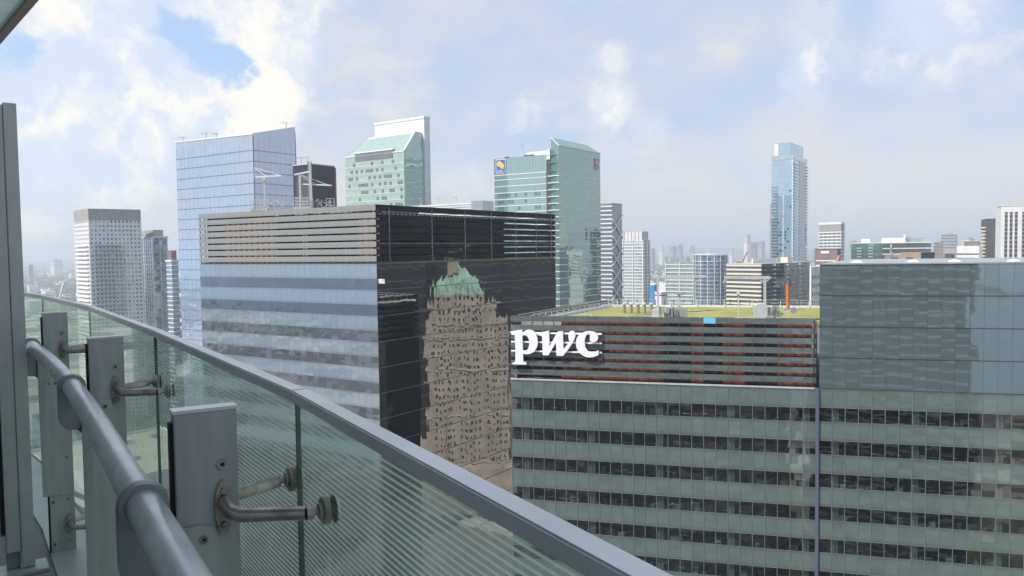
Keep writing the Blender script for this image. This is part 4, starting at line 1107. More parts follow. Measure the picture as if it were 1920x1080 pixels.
# --- mint tower with chamfered glass crown
t, L_, R_, H, c = tower('mint_tower', 'pale mint glass tower with chamfered crown and white rear fin wall', 'skyscraper', 757, 647, 797, 283, 470, 36)
Hc = zat(757, 243, c)
bx(t, 'body', 'mint_glass', 0, R_, 0, L_, 0, H)
cr = MB(); ch = Hc-H; off = 11.0
cr.v += [(0, 0, H), (R_, 0, H), (R_, L_, H), (0, L_, H), (off, 1.0, Hc), (R_, 1.0, Hc), (R_, L_-9, Hc-.5), (off, L_-9, Hc-.5)]
cr.f += [(0, 1, 5, 4), (1, 2, 6, 5), (2, 3, 7, 6), (3, 0, 4, 7), (4, 5, 6, 7)]
cr.build('crown', 'mint_glass', t)
b = MB().bar((0, 0, H), (off, 1, Hc), .8).bar((off, 1, Hc), (off, L_-9, Hc-.5), .8).bar((0, L_, H), (off, L_-9, Hc-.5), .8).bar((0, 0, H), (0, L_, H), .6).bar((off, 1, Hc), (R_, 1, Hc), .5); b.build('crown_frame', 'white_paint', t)
bx(t, 'crown_notch', 'grey_glass', -.3, 1.8, 9, L_-9, H-3.2, H+1.5)
bx(t, 'notch_sill', 'white_paint', -.5, 2.2, 8.5, L_-8.5, H+1.5, H+2.2)
zr = zat(795, 222, c) ; 
bx(t, 'fin_wall', 'white_wall', R_-1.5, R_+3.5, -1, L_-9, 0, zr+2); bx(t, 'fin_cap', 'white_paint', R_-1.8, R_+3.8, -1.3, L_-8.7, zr+2, zr+3.4)
zz = np.arange(H-140, H-4, 4.25)
bands(t, 0, R_-1.6, 0, L_, zz, 1.5, 'mint_glass', proud=.1); bands(t, 0, R_-1.6, 0, L_, zz+1.5, .22, 'white_wall', 'sill_line', .2)
wmb = MB()
for z in zz:
    y = 1.5
    while y < L_-2:
        if random.random() < .45 and z < H-8: wmb.box(-.16, .1, y, y+1.7, z+1.85, z+3.9)
        y += 2.2
tag(wmb.build('open_blinds', 'grey_glass', t, fix=False), kind='stuff')
# --- teal bank tower
t, L_, R_, H, c = tower('bank_tower', 'teal glass bank tower in two halves with square blue and yellow crest sign', 'skyscraper', 1047, 921, 1125, 288, 470)
Lw = along(c, azv(GA-90), 1027, 288)
Hr = zat(1047, 272, c); Hp = zat(1035, 262, c)
bx(t, 'left_half', 'teal_glass', 3.0, R_*.7, Lw+3.0, L_, 0, zat(921, 293, c)+1.5)
Hh = zat(921, 293, c)+1.5
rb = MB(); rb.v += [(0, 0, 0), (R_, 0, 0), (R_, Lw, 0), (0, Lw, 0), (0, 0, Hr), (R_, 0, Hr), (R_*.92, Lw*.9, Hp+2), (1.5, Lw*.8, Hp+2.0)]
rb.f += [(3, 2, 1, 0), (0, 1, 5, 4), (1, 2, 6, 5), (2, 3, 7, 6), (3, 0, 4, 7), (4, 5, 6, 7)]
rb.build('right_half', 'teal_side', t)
b = MB().bar((0, -.2, Hr), (R_, -.2, Hr), .7).bar((-.1, 0, Hr), (1.4, Lw*.8, Hp+2), .4); b.build('roof_edge', 'white_paint', t)
bx(t, 'slot', 'dark_wall', 3.2, R_*.6, Lw+.2, Lw+3.0, 0, Hh-3); bx(t, 'slot_head', 'white_wall', 3.0, 10, Lw+.3, Lw+2.8, Hh-3, Hh+3)
zz = np.arange(Hh-130, Hh-10, 4.02)
bands(t, 3.0, R_*.7, Lw+3.0, L_, zz, .45, 'white_wall', 'floor_line', .15)
bands(t, 0, R_, 0, Lw, zz, .5, 'white_wall', 'floor_line', .18)
bands(t, 3.0, R_*.7, Lw+3.0, L_, [Hh-10.5], .5, 'white_wall', 'floor_line', .18); bands(t, 0, R_, 0, Lw, [Hh-10.5, Hh-5.5, Hh-1.0], .3, 'teal_side', 'crown_line', .15)
piers(t, 3.0, R_*.7, Lw+3.0, L_, Hh-10, Hh-1, 2.0, .35, 'mint_glass', .12, 'L', 'crown_fin')
wmb = MB()
for z in zz[zz < Hh-24]:
    for y in np.arange(Lw+5, L_-4, 2.4):
        if random.random() < .55: wmb.box(2.8, 3.2, y, y+1.6, z+1.7, z+3.6)
tag(wmb.build('window_blinds', 'grey_glass', t, fix=False), kind='stuff')
bx(t, 'roof_plant', 'white_paint', 12, R_*.6, Lw+4, L_*.62, Hh, Hh+3.6)
masts(t, [(8, L_*.62, Hh, 7)])
for y in (L_*.8, L_*.5, L_*.42): bx(t, 'roof_box', 'dark_steel', 4, 6, y, y+2.5, Hh, Hh+.9)
# the crest signs
def crest(parent, loc, rot_, s):
    sg_ = thing('crest_sign', 'blue shield sign with yellow lion and white RBC letters on teal tower' if s else 'blue shield sign with yellow lion mounted on the shaded side of teal tower', 'sign')
    sg_.matrix_world = parent_matrix(parent) @ Matrix.Translation(loc) @ Matrix.Rotation(rot_, 4, 'Z') @ Matrix.Scale(1.12 if s else .9, 4)
    def flat(name, pts_, y, m_, th=.12):
        MB().sweep([(x, y, z) for x, z in pts_], (0, -th, 0)).build(name, m_, sg_)
    sh = [(-2.9, 3.9), (2.9, 3.9), (2.9, -2.4), (1.6, -3.6), (-1.6, -3.6), (-2.9, -2.4)]
    flat('border', [(x*1.12, z*1.09) for x, z in sh], 0, 'white_paint', .15)
    flat('shield', sh, -.16, 'logo_blue')
    lion = [(-2.2, 2.4), (-1.3, 3.2), (-.2, 3.3), (.3, 2.5), (1.4, 2.0), (2.4, 1.0), (2.5, .0), (1.7, -.5), (1.9, -1.3), (1.0, -1.2), (.2, -.5), (-.8, .3), (-1.9, .5), (-2.4, 1.4)]
    flat('lion', lion, -.29, 'logo_yellow')
    cu = bpy.data.curves.new('letters', 'FONT'); cu.body = 'RBC'; cu.size = 2.1; cu.align_x = 'CENTER'; cu.extrude = .05
    ob = bpy.data.objects.new('tmp', cu); COL.objects.link(ob); dg = bpy.context.evaluated_depsgraph_get()
    me = bpy.data.meshes.new_from_object(ob.evaluated_get(dg)); bpy.data.objects.remove(ob)
    me.transform(Matrix.Rotation(R(90), 4, 'X')); me.materials.clear(); me.materials.append(MATS['white_paint'])
    link('letters', me, None, sg_, (0, -.32, -3.2)); return sg_
def parent_matrix(o): return Matrix.Translation(o.location) @ Matrix.Rotation(o.rotation_euler.z, 4, 'Z')
crest(t, Vector((2.75, L_-5.2, Hh-5.2)), -PI/2, 1)
crest(t, Vector((R_-5.0, -.25, Hr-7.5)), 0, 0)
# --- low white and blue block between
t, L_, R_, H, c = tower('slab_office_block', 'low pale blue-white office slab behind the mirror block roof', 'office block', 905, 770, 922, 379, 420)
bx(t, 'wall', 'white_wall', 0, R_, 0, L_, 0, H); bands(t, 0, R_, 0, L_, np.arange(H-18, H-1, 1.2), .5, 'balcony_glass', 'window_band', .1)
bx(t, 'corner_tower', 'balcony_glass', -.6, R_+1, -.6, 7, 0, H+.8)
masts(t, [(3, L_*.4, H, 3.5), (3, L_*.65, H, 3.5), (3, L_*.9, H, 4)])

# --- white condominium far left
t, L_, R_, H, c = tower('white_condo_tower', 'white apartment tower with grey plant storey and gridded windows', 'apartment tower', 166, 139, 262, 391, 560, 47)
bx(t, 'body', 'condo_glass', 0, R_, 0, L_, 0, H-8); bx(t, 'plant_storey', 'grey_wall', -.4, R_+.4, -.4, L_+.4, H-8, H)
zz = np.arange(8, H-9, 3.0)
bands(t, 0, R_, 0, L_, zz, 1.6, 'white_wall', proud=.30)
piers(t, 0, R_, 0, L_, 5, H-8, 2.6, 1.15, 'white_wall', .42)
zmid = zat(166, 462, c)
bands(t, 2.5, R_*.66, -1.5, 1.0, zz[zz < zmid], .9, 'balcony_glass', 'balcony', .0)
bands(t, -1.4, 1, 2.5, L_*.8, zz[zz < zmid], .9, 'white_wall', 'balcony', .0)
bx(t, 'side_stair', 'balcony_glass', 4, R_-4, L_, L_+3, 0, H-40)
# blue-glass pair behind it
t, L_, R_, H, c = tower('blue_condo_tower', 'blue-grey glass apartment tower with pale rooftop box beside the white condo', 'apartment tower', 286, 266, 313, 446, 600, 50)
bx(t, 'body', 'condo_glass', 0, R_, 0, L_, 0, H); bx(t, 'roof_slab', 'white_wall', -.8, R_+.8, -.8, L_+.8, H, H+1.2); bx(t, 'rooftop_box', 'grey_wall', 1, R_-2, 2, L_-2, H+1.2, H+6)
bands(t, 0, R_, 0, L_, np.arange(6, H-2, 3.0), .35, 'balcony_glass', 'floor_band', .5)
piers(t, 0, R_, 0, L_, 5, H, 5.5, .5, 'white_wall', .3)
t, L_, R_, H, c = tower('grey_condo_tower', 'grey stepped apartment tower squeezed between blue condo and blue mirror tower', 'apartment tower', 322, 312, 334, 489, 540, 40)
bx(t, 'body', 'condo_glass', 0, R_, 0, L_, 0, H); bx(t, 'rooftop_box', 'mauve_wall', .5, R_-.5, 1, L_-1, H, H+7); bx(t, 'roof_slab', 'white_wall', -.6, R_+.6, -.6, L_+.6, H-.5, H+.5)
bands(t, 0, R_, 0, L_, np.arange(6, H-2, 3.0), .6, 'white_wall', 'floor_band', .25)
t, L_, R_, H, c = tower('rear_condo_tower', 'slim grey tower rising just behind the white condominium', 'apartment tower', 272, 262, 292, 433, 660, 50)
bx(t, 'body', 'condo_glass', 0, R_, 0, L_, 0, H); bands(t, 0, R_, 0, L_, np.arange(6, H-2, 3.0), .9, 'grey_wall', 'floor_band', .3)

# --- right of the bank tower
t, L_, R_, H, c = tower('lattice_tower', 'slim glass tower with white zigzag bracing on its shaded side', 'apartment tower', 1147, 1112, 1166, 383, 640)
bx(t, 'body', 'navy_glass', 0, R_, 0, L_, 0, H)
bands(t, 0, R_*.02, 0, L_, np.arange(8, H-1, 3.4), 1.1, 'white_wall', 'floor_band', .3)
br = MB(); zz = np.arange(20, H-14, 13.5)
for i, z in enumerate(zz):
    br.bar((0, -.5, z), (R_, -.5, z+13.5), .9).bar((R_, -.5, z-5), (0, -.5, z+9), .9)
br.build('zigzag_brace', 'white_paint', t); bx(t, 'crown', 'grey_wall', -.3, R_+.3, -.3, L_+.3, H, H+1.0)
t, L_, R_, H, c = tower('pale_condo_tower', 'pale blue-white balconied apartment tower beside the zigzag braced tower', 'apartment tower', 1205, 1168, 1217, 434, 760)
bx(t, 'body', 'balcony_glass', 0, R_, 0, L_, 0, H-9); bands(t, 0, R_, 0, L_, np.arange(6, H-10, 3.0), 1.0, 'white_wall', 'floor_band', .4); bx(t, 'crown', 'white_wall', 1, R_-1, 1, L_-1, H-9, H)
piers(t, 0, R_, 0, L_, 5, H-8, 9.5, .8, 'white_wall', .7)
piers(t, 1, R_-1, 1, L_-1, H-9, H+.5, 4, .5, 'grey_wall', .3, name='crown_fin')
t, L_, R_, H, c = tower('mid_condo', 'mid-rise pale blue balconied apartment block with toothed parapet', 'apartment block', 1301, 1248, 1314, 482, 620)
bx(t, 'body', 'balcony_glass', 0, R_, 0, L_, 0, H-4); bands(t, 0, R_, 0, L_, np.arange(6, H-5, 3.0), .8, 'white_wall', 'floor_band', .4); piers(t, .5, R_-.5, .5, L_-.5, H-4, H+.5, 4.5, 2.4, 'balcony_glass', .5, name='parapet_tooth')
piers(t, 0, R_, 0, L_, 5, H-4, 11, .6, 'white_wall', .6)
t = thing('round_condo', 'curved blue-grey apartment block with ringed balconies behind striped office', 'apartment block', (0, 0, 0))
c = PY(1340, 479, 600); t.location = (c.x, c.y+14, 0); H = c.z
def disc(r, n=28): return [(r*math.cos(a), r*math.sin(a)) for a in np.linspace(0, 2*PI, n, endpoint=False)]
MB().prism(disc(12.2), 0, H).build('body', 'condo_glass', t)
me = MB().prism(disc(13), 0, .9).mesh('floor_band'); me.materials.append(MATS['balcony_glass'])
for z in np.arange(6, H-5, 3.0): link('floor_band', me, None, t, (0, 0, z))
me = MB().prism(disc(13.2), 0, .4).mesh('ring_canopy'); me.materials.append(MATS['white_wall']); link('ring_canopy', me, None, t, (0, 0, H+.6)); link('ring_canopy', me, None, t, (0, 0, H-4.6))
me = MB().box(-.25, .25, -.2, .2, 0, H).mesh('pier'); me.materials.append(MATS['white_wall'])
for a_ in np.linspace(0, 2*PI, 16, endpoint=False): link('pier', me, None, t, (12.9*math.cos(a_), 12.9*math.sin(a_), 0), a_)
# striped office: sunlit cream bands on the left face, dark right face with bright steps
t, L_, R_, H, c = tower('striped_office', 'striped office block with cream spandrels on one face and dark glass on the other', 'office block', 1428, 1364, 1518, 495, 300, 48)
bx(t, 'body', 'grey_glass', 0, R_, 0, L_, 0, H)
zz = H - .9 - np.arange(0, 24)*1.62
me = MB().box(-.55, .2, -.1, L_+.2, 0, .62).mesh('cream_band'); me.materials.append(MATS['cream_band'])
for z in zz: link('cream_band', me, None, t, (0, 0, z))
me = MB().box(.3, R_, -.18, .1, 0, .12).mesh('sill_line'); me.materials.append(MATS['light_steel'])
for z in zz: link('sill_line', me, None, t, (0, 0, z))
me = MB().box(-.45, .45, -.75, .1, 0, .5).mesh('stair_landing'); me.materials.append(MATS['white_paint'])
for fx in (.24, .50, .76):
    for z in zz[:22]: link('stair_landing', me, None, t, (R_*fx, 0, z))
bx(t, 'roof_plant', 'white_wall', 4, R_*.7, 6, L_*.45, H, H+1.9); bx(t, 'roof_box', 'cream_band', R_*.62, R_*.72, 2, 5, H, H+2.2); bx(t, 'coping', 'light_steel', -.3, R_+.2, -.2, L_+.2, H-.15, H+.15)
t, L_, R_, H, c = tower('pale_stone_block', 'narrow pale stone building tucked behind the glass wing', 'building', 1521, 1519, 1536, 500, 380, 48)
bx(t, 'wall', 'white_wall', 0, R_+6, 0, L_, 0, H); wmb = MB()
for z in np.arange(H-30, H-3, 4):
    for x in np.arange(1, R_+5, 2.2): wmb.box(x, x+.8, -.06, .1, z, z+1.8)
wmb.build('window', 'window_dark', t, fix=False)
# blue tank tower and its white shed
t = thing('blue_hoarding_tower', 'bright blue cylindrical hoarding drum with white rim beside pale condo', 'tank'); c = PY(1226, 531, 420); t.location = (c.x, c.y, 0); H = c.z
MB().prism(disc(2.0, 20), 0, H-.9).build('drum', 'tank_blue', t, smooth=False); MB().prism(disc(2.08, 20), H-.9, H).build('rim', 'white_paint', t)
t, L_, R_, H, c = tower('white_shed', 'small white flat roofed shed beside the blue drum', 'shed', 1240, 1230, 1251, 549, 400, 48)
bx(t, 'wall', 'white_wall', 0, R_, 0, L_, 0, H); bx(t, 'roof', 'white_paint', -.3, R_+.3, -.3, L_+.3, H, H+.35); bands(t, 0, R_, 0, L_, [H-1.6], .5, 'window_dark', 'window_band', .05)

# --- tall azure tower
t, L_, R_, H, c = tower('azure_tower', 'tall sky-blue glass apartment tower with setback glass crown standing alone', 'skyscraper', 1486, 1447, 1513, 290, 800)
bx(t, 'body', 'azure_glass', 0, R_, 0, L_, 0, H)
bx(t, 'crown', 'azure_glass', 3, R_-3, 3, L_-3, H, H+13); bx(t, 'crown_slab', 'white_wall', R_*.4, R_-4, 4, L_*.5, H+13, H+13.6); bx(t, 'crown_fin', 'white_wall', 2.6, 3.2, L_-6, L_-2, H, H+12)
bands(t, 0, R_, 0, L_, [H-4.2], 4.2, 'balcony_glass', 'parapet', .3)
zz = np.arange(8, H-6, 3.15)
me = MB().box(R_*.05, R_*.42, -1.5, .1, 0, 1.0).mesh('balcony'); me.materials.append(MATS['balcony_glass'])
me2 = MB().box(-1.4, .1, L_*.72, L_*1.02, 0, 1.0).mesh('balcony'); me2.materials.append(MATS['balcony_glass'])
me3 = MB().box(-.12, .1, .5, L_*.7, 0, .75).mesh('floor_band'); me3.materials.append(MATS['azure_glass'])
me4 = MB().box(R_*.86, R_+1.3, -1.2, 2.5, 0, .6).mesh('balcony'); me4.materials.append(MATS['grey_wall'])
for z in zz:
    link('balcony', me, None, t, (0, 0, z)); link('floor_band', me3, None, t, (0, 0, z))
    if z < H-30: link('balcony', me2, None, t, (0, 0, z))
    link('balcony', me4, None, t, (0, 0, z))
bx(t, 'shaft_wall', 'white_wall', R_*.46, R_*.86, -.35, .1, 0, H-4.4); bx(t, 'corner_mullion', 'white_wall', -.3, .5, -.4, .4, 0, H); bx(t, 'centre_mullion', 'white_wall', -.25, .2, L_*.42, L_*.45, 0, H*.82)
wmb = MB()
for z in zz:
    for y in np.arange(1, L_*.7, 2.4):
        if random.random() < (.20 if z < H*.72 else .04): wmb.box(-.18, .05, y, y+1.8, z+.9, z+2.6)
tag(wmb.build('open_windows', 'window_dark', t, fix=False), kind='stuff')
bx(t, 'side_core', 'grey_wall', 2, 8, L_, L_+2.2, 0, H-48)

# --- right hand mid-ground
t, L_, R_, H, c = tower('banded_office_tower', 'white topped office tower with thin dark window bands left of green block', 'office tower', 1577, 1536, 1583, 416, 900, 60)
bx(t, 'body', 'grey_glass', 0, R_, 0, L_, 0, H-10); bx(t, 'plant_storey', 'grey_wall', -.2, R_+.2, -.2, L_+.2, H-10, H-2.5); bx(t, 'roof_cap', 'white_paint', -.5, R_+.5, -.5, L_+.5, H-2.5, H)
bands(t, 0, R_, 0, L_, np.arange(H-84, H-11, 3.6), 1.5, 'white_wall', 'floor_band', .3); piers(t, 0, R_, 0, L_, 5, H-10, 6, .5, 'white_wall', .2)
t, L_, R_, H, c = tower('mauve_office', 'mauve-brown office block with white sign in front of white topped tower', 'office block', 1570, 1528, 1576, 467, 620, 62)
bx(t, 'wall', 'mauve_wall', 0, R_, 0, L_, 0, H)
me = MB().box(-.25, .1, 1.5, L_-1.5, 0, 1.0).mesh('window_band'); me.materials.append(MATS['white_wall'])
for z in np.arange(H-40, H-6, 3.8): link('window_band', me, None, t, (0, 0, z))
bx(t, 'sign_board', 'white_paint', -.4, .0, L_*.35, L_*.72, H-3.4, H-1.6)
bx(t, 'coping', 'dark_wall', -.2, R_+.2, -.2, L_+.2, H, H+.5)
t, L_, R_, H, c = tower('green_glass_block', 'dark green glass office block with white stepped landings on its side', 'office block', 1596, None, 1655, 457, 520, 114)
bx(t, 'body', 'teal_side', 0, R_, 0, L_, 0, H); bands(t, 0, R_, 0, L_, [H], .5, 'white_wall', 'coping', .2)
for fx in (.26, .62):
    me = MB().box(-1.4, 1.4, -.5, .1, 0, .35).mesh('landing'); me.materials.append(MATS['white_paint'])
    for z in np.arange(H-24, H-2, 1.9): link('landing', me, None, t, (R_*fx, 0, z))
bands(t, 0, R_, 0, L_, np.arange(H-24, H-2, 3.8), .3, 'dark_wall', 'floor_line', .08)
bx(t, 'roof_box', 'white_wall', 6, 11, 5, 9, H+.5, H+3)
t, L_, R_, H, c = tower('long_glass_block', 'long dark glass office block with white roof plant and white floor bands', 'office block', 1650, None, 1746, 455, 560, 114)
bx(t, 'body', 'grey_glass', 0, R_, 0, L_+16, 0, H); bands(t, 0, R_, 0, L_, np.arange(H-24, H+.1, 3.9), .7, 'white_wall', 'floor_band', .2)
bx(t, 'roof_plant', 'white_paint', 1, R_*.5, 3, 12, H, H+3.2); bx(t, 'satellite_housing', 'white_paint', R_*.47, R_*.51, 3, 5, H+3.2, H+5.6); bx(t, 'stair_tower', 'balcony_glass', R_*.2, R_*.24, -.6, 1, 0, H)
bx(t, 'roof_glasshouse', 'balcony_glass', R_*.55, R_*.95, 6, 14, H, H+3)
t, L_, R_, H, c = tower('brown_brick_block', 'brown brick building of stepped boxes in front of the long glass block', 'building', 1727, 1658, 1752, 473, 480, 60)
bx(t, 'wall', 'brown_wall', 0, R_, 0, L_*.55, 0, H); bx(t, 'lower_wall', 'stone_beige', .5, R_-.5, L_*.5, L_, 0, H-1.6); bx(t, 'side_wall', 'dark_wall', .3, R_+.1, -.12, .1, 0, H-.4)
bx(t, 'canopy', 'white_paint', -1.5, .2, L_*.15, L_*.75, H-5.2, H-4.6); bx(t, 'canopy_leg', 'white_paint', -1.5, -1.1, L_*.15, L_*.18, H-9, H-5.2)
for (y0, y1) in ((.62, .8), (.2, .4)): bx(t, 'window', 'window_dark', -.15, .7, L_*y0, L_*y1, H-4, H-3.2)
t, L_, R_, H, c = tower('tan_block', 'small tan flat building right of the brown brick boxes', 'building', 1772, 1752, 1790, 477, 600, 60)
bx(t, 'wall', 'stone_beige', 0, R_, 0, L_, 0, H); bx(t, 'parapet', 'brown_wall', -.2, R_+.2, -.2, L_+.2, H, H+.5)
t, L_, R_, H, c = tower('grey_office', 'pale grey office block with short dark windows and set-back plant', 'office block', 1836, 1794, 1842, 461, 640, 66)
bx(t, 'wall', 'white_wall', 0, R_, 0, L_, 0, H); bx(t, 'roof_plant', 'mauve_wall', 2, R_-.5, 2, L_*.75, H, H+3.6)
me = MB().box(-.1, .2, -2.6, 2.6, 0, .95).mesh('window'); me.materials.append(MATS['window_dark'])
for z in np.arange(H-28, H-4, 3.5):
    for fy in (.14, .38, .62, .86): link('window', me, None, t, (0, L_*fy, z))
t, L_, R_, H, c = tower('charcoal_tower', 'charcoal apartment tower with rounded cream balcony end', 'apartment tower', 1850, None, 1874, 410, 700, 114)
bx(t, 'body', 'dark_wall', 0, R_, 0, L_+12, 0, H)
me = MB().prism([(x-1.5, y+3.0) for x, y in disc(2.6, 16)], 0, 1.1).mesh('balcony'); me.materials.append(MATS['cream_band'])
for z in np.arange(8, H-8, 3.1): link('balcony', me, None, t, (0, 0, z))
wmb = MB()
for z in np.arange(20, H-6, 3.1):
    for x in np.arange(1.5, R_-2, 2.1):
        if random.random() < .55: wmb.box(x, x+1.3, -.1, .1, z, z+1.1)
tag(wmb.build('windows', 'grey_glass', t, fix=False), kind='stuff')
bx(t, 'drum', 'cream_band', -3, -.5, 3, 7, H-26, H-12)
t, L_, R_, H, c = tower('ribbed_tower', 'cream white tower with vertical dark window strips and plain top storey', 'office tower', 1877, None, 1965, 387, 620, 116)
bx(t, 'body', 'white_wall', 0, R_, 0, L_+14, 0, H)
for x in (2.6, 5.9, 9.2, 14.0, 17.4, 20.8, 25.6, 29, 32.4):
    if x > R_-2: continue
    bx(t, 'window_strip', 'window_dark', x, x+1.9, -.05, .2, 6, H-4.5)
    bx(t, 'strip_mullion', 'mauve_wall', x+.85, x+1.05, -.16, .1, 6, H-4.5)
bands(t, 0, R_, 0, L_, [H], .6, 'cream_band', 'coping', .3)
mb_ = MB()
for z in np.arange(8, H-5, 3.3): mb_.box(2, R_-1, -.10, .1, z, z+.35)
mb_.build('floor_line', 'white_wall', t)
bx(t, 'roof_mast', 'white_paint', R_*.55, R_*.58, 3, 4, H, H+9)

# --- distant construction cranes
def tower_crane(label, px, py, Y, h, jl, rot_, m):
    c = PY(px, py, Y); t = thing('tower_crane', label, 'crane', (c.x, c.y, 0), R(rot_))
    MB().bar((0, 0, 0), (0, 0, c.z-4), 1.6).build('mast', m, t); MB().bar((0, 0, c.z-4), (jl, 0, c.z+h), 1.3).build('jib', m, t); MB().bar((0, 0, c.z-4), (-6, 0, c.z-3), 1.5).build('counter_jib', m, t)
tower_crane('pale luffing tower crane raised over the far low city', 1386, 489, 900, 16, -12, 0, 'white_wall')
tower_crane('rust red tower crane raised beside the pale crane', 1391, 486, 850, 8, 6, 0, 'crane_red')
tower_crane('white luffing crane standing above the far wooded suburb', 110, 553, 620, 10, 4.5, 0, 'white_wall')
tower_crane('small orange crane showing over the glass wing roof', 1566, 487, 420, 2.0, 3, 20, 'crane_red')

# --- hazy towers along the horizon
k = 0
hz = [(1262, 462, 14, 5200), (1240, 461, 10, 5600), (1276, 459, 9, 5400), (1298, 461, 10, 5000), (1401, 441, 12, 4200), (1412, 455, 18, 4300), (1428, 453, 12, 4800), (1330, 463, 8, 6000),
      (1224, 466, 9, 4900), (1780, 440, 34, 2400), (1815, 447, 22, 2900), (1760, 455, 20, 2200), (1530, 470, 10, 3000), (105, 487, 22, 5200), (58, 497, 10, 3600), (1600, 452, 16, 3900), (1372, 466, 9, 5200), (1700, 446, 24, 2000)]
for (px, py, wpx, Y) in hz:
    c = PY(px, py, Y); wd = wpx/F*Y
    t = thing('distant_tower', 'hazy blue-grey apartment tower far off along the horizon', 'apartment tower', (c.x, c.y, 0), R(56 if k % 2 else 30), 'hazy towers along the horizon')
    w2 = wd*.72
    bx(t, 'wall', ('grey_wall', 'white_wall', 'mauve_wall')[k % 3], -w2/2, w2/2, -w2/2, w2/2, 0, c.z)
    bx(t, 'rooftop_box', 'grey_wall', -w2/4, w2/4, -w2/4, w2/4, c.z, c.z+4)
    bands(t, -w2/2, w2/2, -w2/2, w2/2, np.arange(c.z-40, c.z-3, 9), 3, 'window_dark', 'window_band', .2)
    k += 1

# --- low city: individual blocks nearer, one mass beyond, and tree cover between
placed = [(o.location.x, o.location.y) for o in COL.objects if o.parent is None and o.type == 'EMPTY']
protos = []
for k, (mw, mr) in enumerate((('white_wall', 'gravel_roof'), ('brown_wall', 'gravel_roof'), ('grey_wall', 'beige_roof'), ('mauve_wall', 'gravel_roof'), ('stone_beige', 'concrete'))):
    w_, d_, h_ = ((26, 18, 14), (34, 22, 10), (40, 26, 22), (22, 20, 30), (30, 30, 17))[k]
    protos.append((mw, mr, w_, d_, h_))
LBL = ['small white low-rise block among trees in the low city', 'brown brick low-rise among trees in the low city', 'broad grey mid-rise block with beige roof in the low city', 'mauve narrow mid-rise in the low city', 'square tan block with concrete roof in the low city']
made = {}
def clear_of(x, y, r):
    return all((x-a_)**2 + (y-b_)**2 > r*r for a_, b_ in placed)
n_low = 0; tries = 0
while n_low < 230 and tries < 6000:
    tries += 1
    az_ = random.choice([random.uniform(-35, -20), random.uniform(5, 36), random.uniform(-36, 36)]); D = 230*math.exp(random.uniform(0, 2.35))
    x, y = D*math.sin(R(az_)), D*math.cos(R(az_))
    if not clear_of(x, y, 62 if D > 400 else 75): continue
    if D < 420 and az_ > -18: continue
    k = random.randrange(5); mw, mr, w_, d_, h_ = protos[k]
    if k not in made:
        o = thing('low_rise_building', LBL[k], 'building', (x, y, 0), R(56), 'low blocks spread over the low city')
        bx(o, 'wall', mw, -w_/2, w_/2, -d_/2, d_/2, -.4, h_); bx(o, 'roof', mr, -w_/2+.5, w_/2-.5, -d_/2+.5, d_/2-.5, h_-.5, h_+.02)
        bx(o, 'rooftop_box', 'grey_wall', -w_*.2, w_*.05, -d_*.2, d_*.15, h_, h_+3.2)
        me = MB().box(-w_/2-.08, w_/2+.08, -d_/2-.08, d_/2+.08, 0, 1.4).mesh('window_band'); me.materials.append(MATS['window_dark'])
        for z in np.arange(2, h_-2, 3.6): link('window_band', me, None, o, (0, 0, z))
        made[k] = o
    else:
        o = copy_tree(made[k]); o.location = (x, y, 0); o['label'] = LBL[k]
    o.rotation_euler = (0, 0, R(56) + random.choice([0, PI/2]) + random.gauss(0, .05))
    s_ = random.uniform(.7, 1.3); o.scale = (s_, random.uniform(.7, 1.3), random.uniform(.6, 1.5))
    placed.append((x, y)); n_low += 1
def mass(name, n, d0, d1, kind, label, cat, m, az0=-38, az1=38):
    b = MB()
    for i in range(n):
        az_ = random.uniform(az0, az1); D = d0*math.exp(random.uniform(0, math.log(d1/d0)))
        x, y = D*math.sin(R(az_)), D*math.cos(R(az_))
        if kind == 'block':
            w_, d_, h_ = random.uniform(10, 32), random.uniform(10, 26), random.uniform(6, 20)*(2.4 if random.random() < .05 else 1)
            a_ = R(56); cx, sx_ = math.cos(a_), math.sin(a_); bb = len(b.v)
            for z in (-.4, h_):
                for (u, v) in ((-w_, -d_), (w_, -d_), (w_, d_), (-w_, d_)): b.v.append((x+(u*cx-v*sx_)/2, y+(u*sx_+v*cx)/2, z))
            b.f += [tuple(bb+q for q in f) for f in ((4, 5, 6, 7), (0, 1, 5, 4), (1, 2, 6, 5), (2, 3, 7, 6), (3, 0, 4, 7))]
        else:
            r_ = random.uniform(5, 10)*(1+D/4000); h_ = random.uniform(9, 17); bb = len(b.v); nn_ = 6
            ph = random.uniform(0, 6)
            for (fz, fr_) in ((0, .8), (.45, 1.05), (.8, .75)):
                for q in range(nn_):
                    a_ = ph+2*PI*q/nn_; rr = r_*fr_*random.uniform(.75, 1.25); b.v.append((x+rr*math.cos(a_), y+rr*math.sin(a_), h_*fz*random.uniform(.9, 1.1)))
            b.v.append((x, y, h_))
            for l_ in range(2):
                for q in range(nn_): q2 = (q+1) % nn_; b.f.append((bb+l_*nn_+q, bb+l_*nn_+q2, bb+(l_+1)*nn_+q2, bb+(l_+1)*nn_+q))
            for q in range(nn_): b.f.append((bb+2*nn_+q, bb+2*nn_+(q+1) % nn_, bb+3*nn_))
    return tag(b.build(name, m, fix=False), label, cat, kind='stuff')
mass('far_roofs', 1500, 1300, 12000, 'block', 'far mass of pale low roofs fading into haze', 'buildings', 'white_wall')
mass('far_houses', 1500, 1300, 9000, 'block', 'far mass of brown low houses fading into haze', 'buildings', 'brown_wall')
mass('far_trees', 14000, 420, 14000, 'tree', 'far tree canopy covering the low city out to the horizon', 'trees', 'far_leaf')
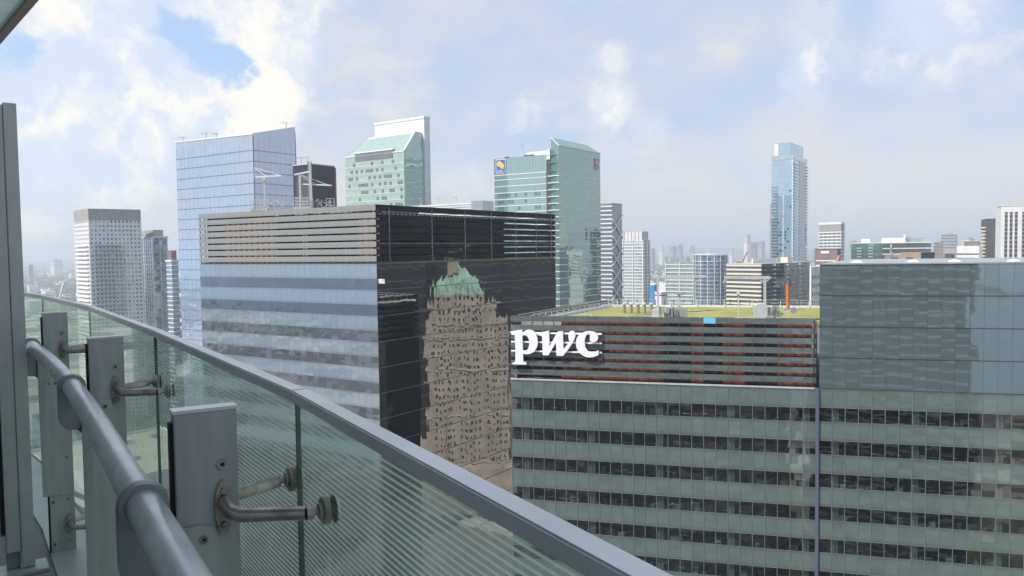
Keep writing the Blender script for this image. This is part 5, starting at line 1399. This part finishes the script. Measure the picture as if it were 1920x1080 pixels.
# wooded ridge on the skyline
b = MB(); nseg = 160
for i in range(nseg+1):
    az_ = -40 + 80*i/nseg; D = 12500; x, y = D*math.sin(R(az_)), D*math.cos(R(az_))
    hgt = 75 + 26*math.sin(i*.19) + 14*math.sin(i*.53+1) + random.uniform(-5, 5) + (30 if 20 < az_ else 0)
    b.v += [(x*.9, y*.9, -.4), (x, y, hgt), (x*1.2, y*1.2, -.4)]
for i in range(nseg):
    b.f += [(3*i, 3*i+3, 3*i+4, 3*i+1), (3*i+1, 3*i+4, 3*i+5, 3*i+2)]
tag(b.build('hills', 'far_leaf', smooth=True), kind='structure')

# --- podium roofs close below on the left, seen through the balustrade
def podium(label, name, px, py, z, w_, d_, mr, mw, rot_):
    c = PZ(px, py, z); t = thing(name, label, 'building', (c.x, c.y, 0), R(rot_))
    bx(t, 'wall', mw, -w_/2, w_/2, -d_/2, d_/2, 0, z-.4); bx(t, 'roof', mr, -w_/2+.4, w_/2-.4, -d_/2+.4, d_/2-.4, z-.4, z)
    for s_ in (-1, 1): bx(t, 'parapet', mw, -w_/2, w_/2, s_*d_/2-.2, s_*d_/2+.2, z-.4, z+.9)
    for s_ in (-1, 1): bx(t, 'parapet', mw, s_*w_/2-.2, s_*w_/2+.2, -d_/2+.2, d_/2-.2, z-.4, z+.9)
    for i in range(5):
        u, v = random.uniform(-.4, .3)*w_, random.uniform(-.4, .3)*d_; s_ = random.uniform(1.5, 4)
        bx(t, 'rooftop_unit', random.choice(['light_steel', 'grey_wall', 'white_wall']), u, u+s_, v, v+s_*.8, z, z+random.uniform(.8, 2.2))
    me = MB().box(-w_/2-.1, w_/2+.1, -d_/2-.1, d_/2+.1, 0, 1.7).mesh('window_band'); me.materials.append(MATS['window_dark'])
    for zz_ in np.arange(3, z-3, 4): link('window_band', me, None, t, (0, 0, zz_))
podium('broad podium block with sunlit beige roof and roof units below the balcony', 'podium_block', 255, 850, 62, 46, 60, 'beige_roof', 'white_wall', 50)
podium('grey roofed lower block with rooftop units below the balcony', 'lower_block', 110, 760, 48, 40, 40, 'gravel_roof', 'grey_wall', 50)
podium('concrete roofed block between the podium and the mirror office', 'lower_block', 470, 800, 40, 40, 34, 'concrete', 'stone_beige', 56)
podium('long pale low roof in front of the podium block', 'long_low_block', 420, 1150, 30, 60, 30, 'beige_roof', 'white_wall', 40)
# street grid
for (az_, off) in ((33, -62), (33, 72), (-57, 190), (-57, 310), (33, 240)):
    d = azv(az_); n = Vector((d.y, -d.x, 0)); o0 = n*off
    a_, b_ = o0 - d*200, o0 + d*2600
    tag(MB().quad(*[(p.x, p.y, .05+.004*(off % 7)) for p in (a_-n*8, b_-n*8, b_+n*8, a_+n*8)]).build('road', 'asphalt'), kind='structure')

# ------------------------------------------------------------------ haze
hm_ = bpy.data.materials.new('haze_air'); hm_.use_nodes = True; N = NT(hm_.node_tree); N.n.clear()
o_ = N.new('ShaderNodeOutputMaterial'); pv = N.new('ShaderNodeVolumePrincipled')
pv.inputs['Color'].default_value = rgb(.75, .82, .94); pv.inputs['Density'].default_value = 2.2e-4; pv.inputs['Anisotropy'].default_value = .2
N.link(pv.outputs[0], o_.inputs['Volume']); MATS['haze_air'] = hm_
S2 = S + 200
tag(MB().box(-S2, S2, -S2, S2, -2, 245).build('haze', 'haze_air'), 'thin pale summer haze lying over the whole city', 'haze', kind='stuff')
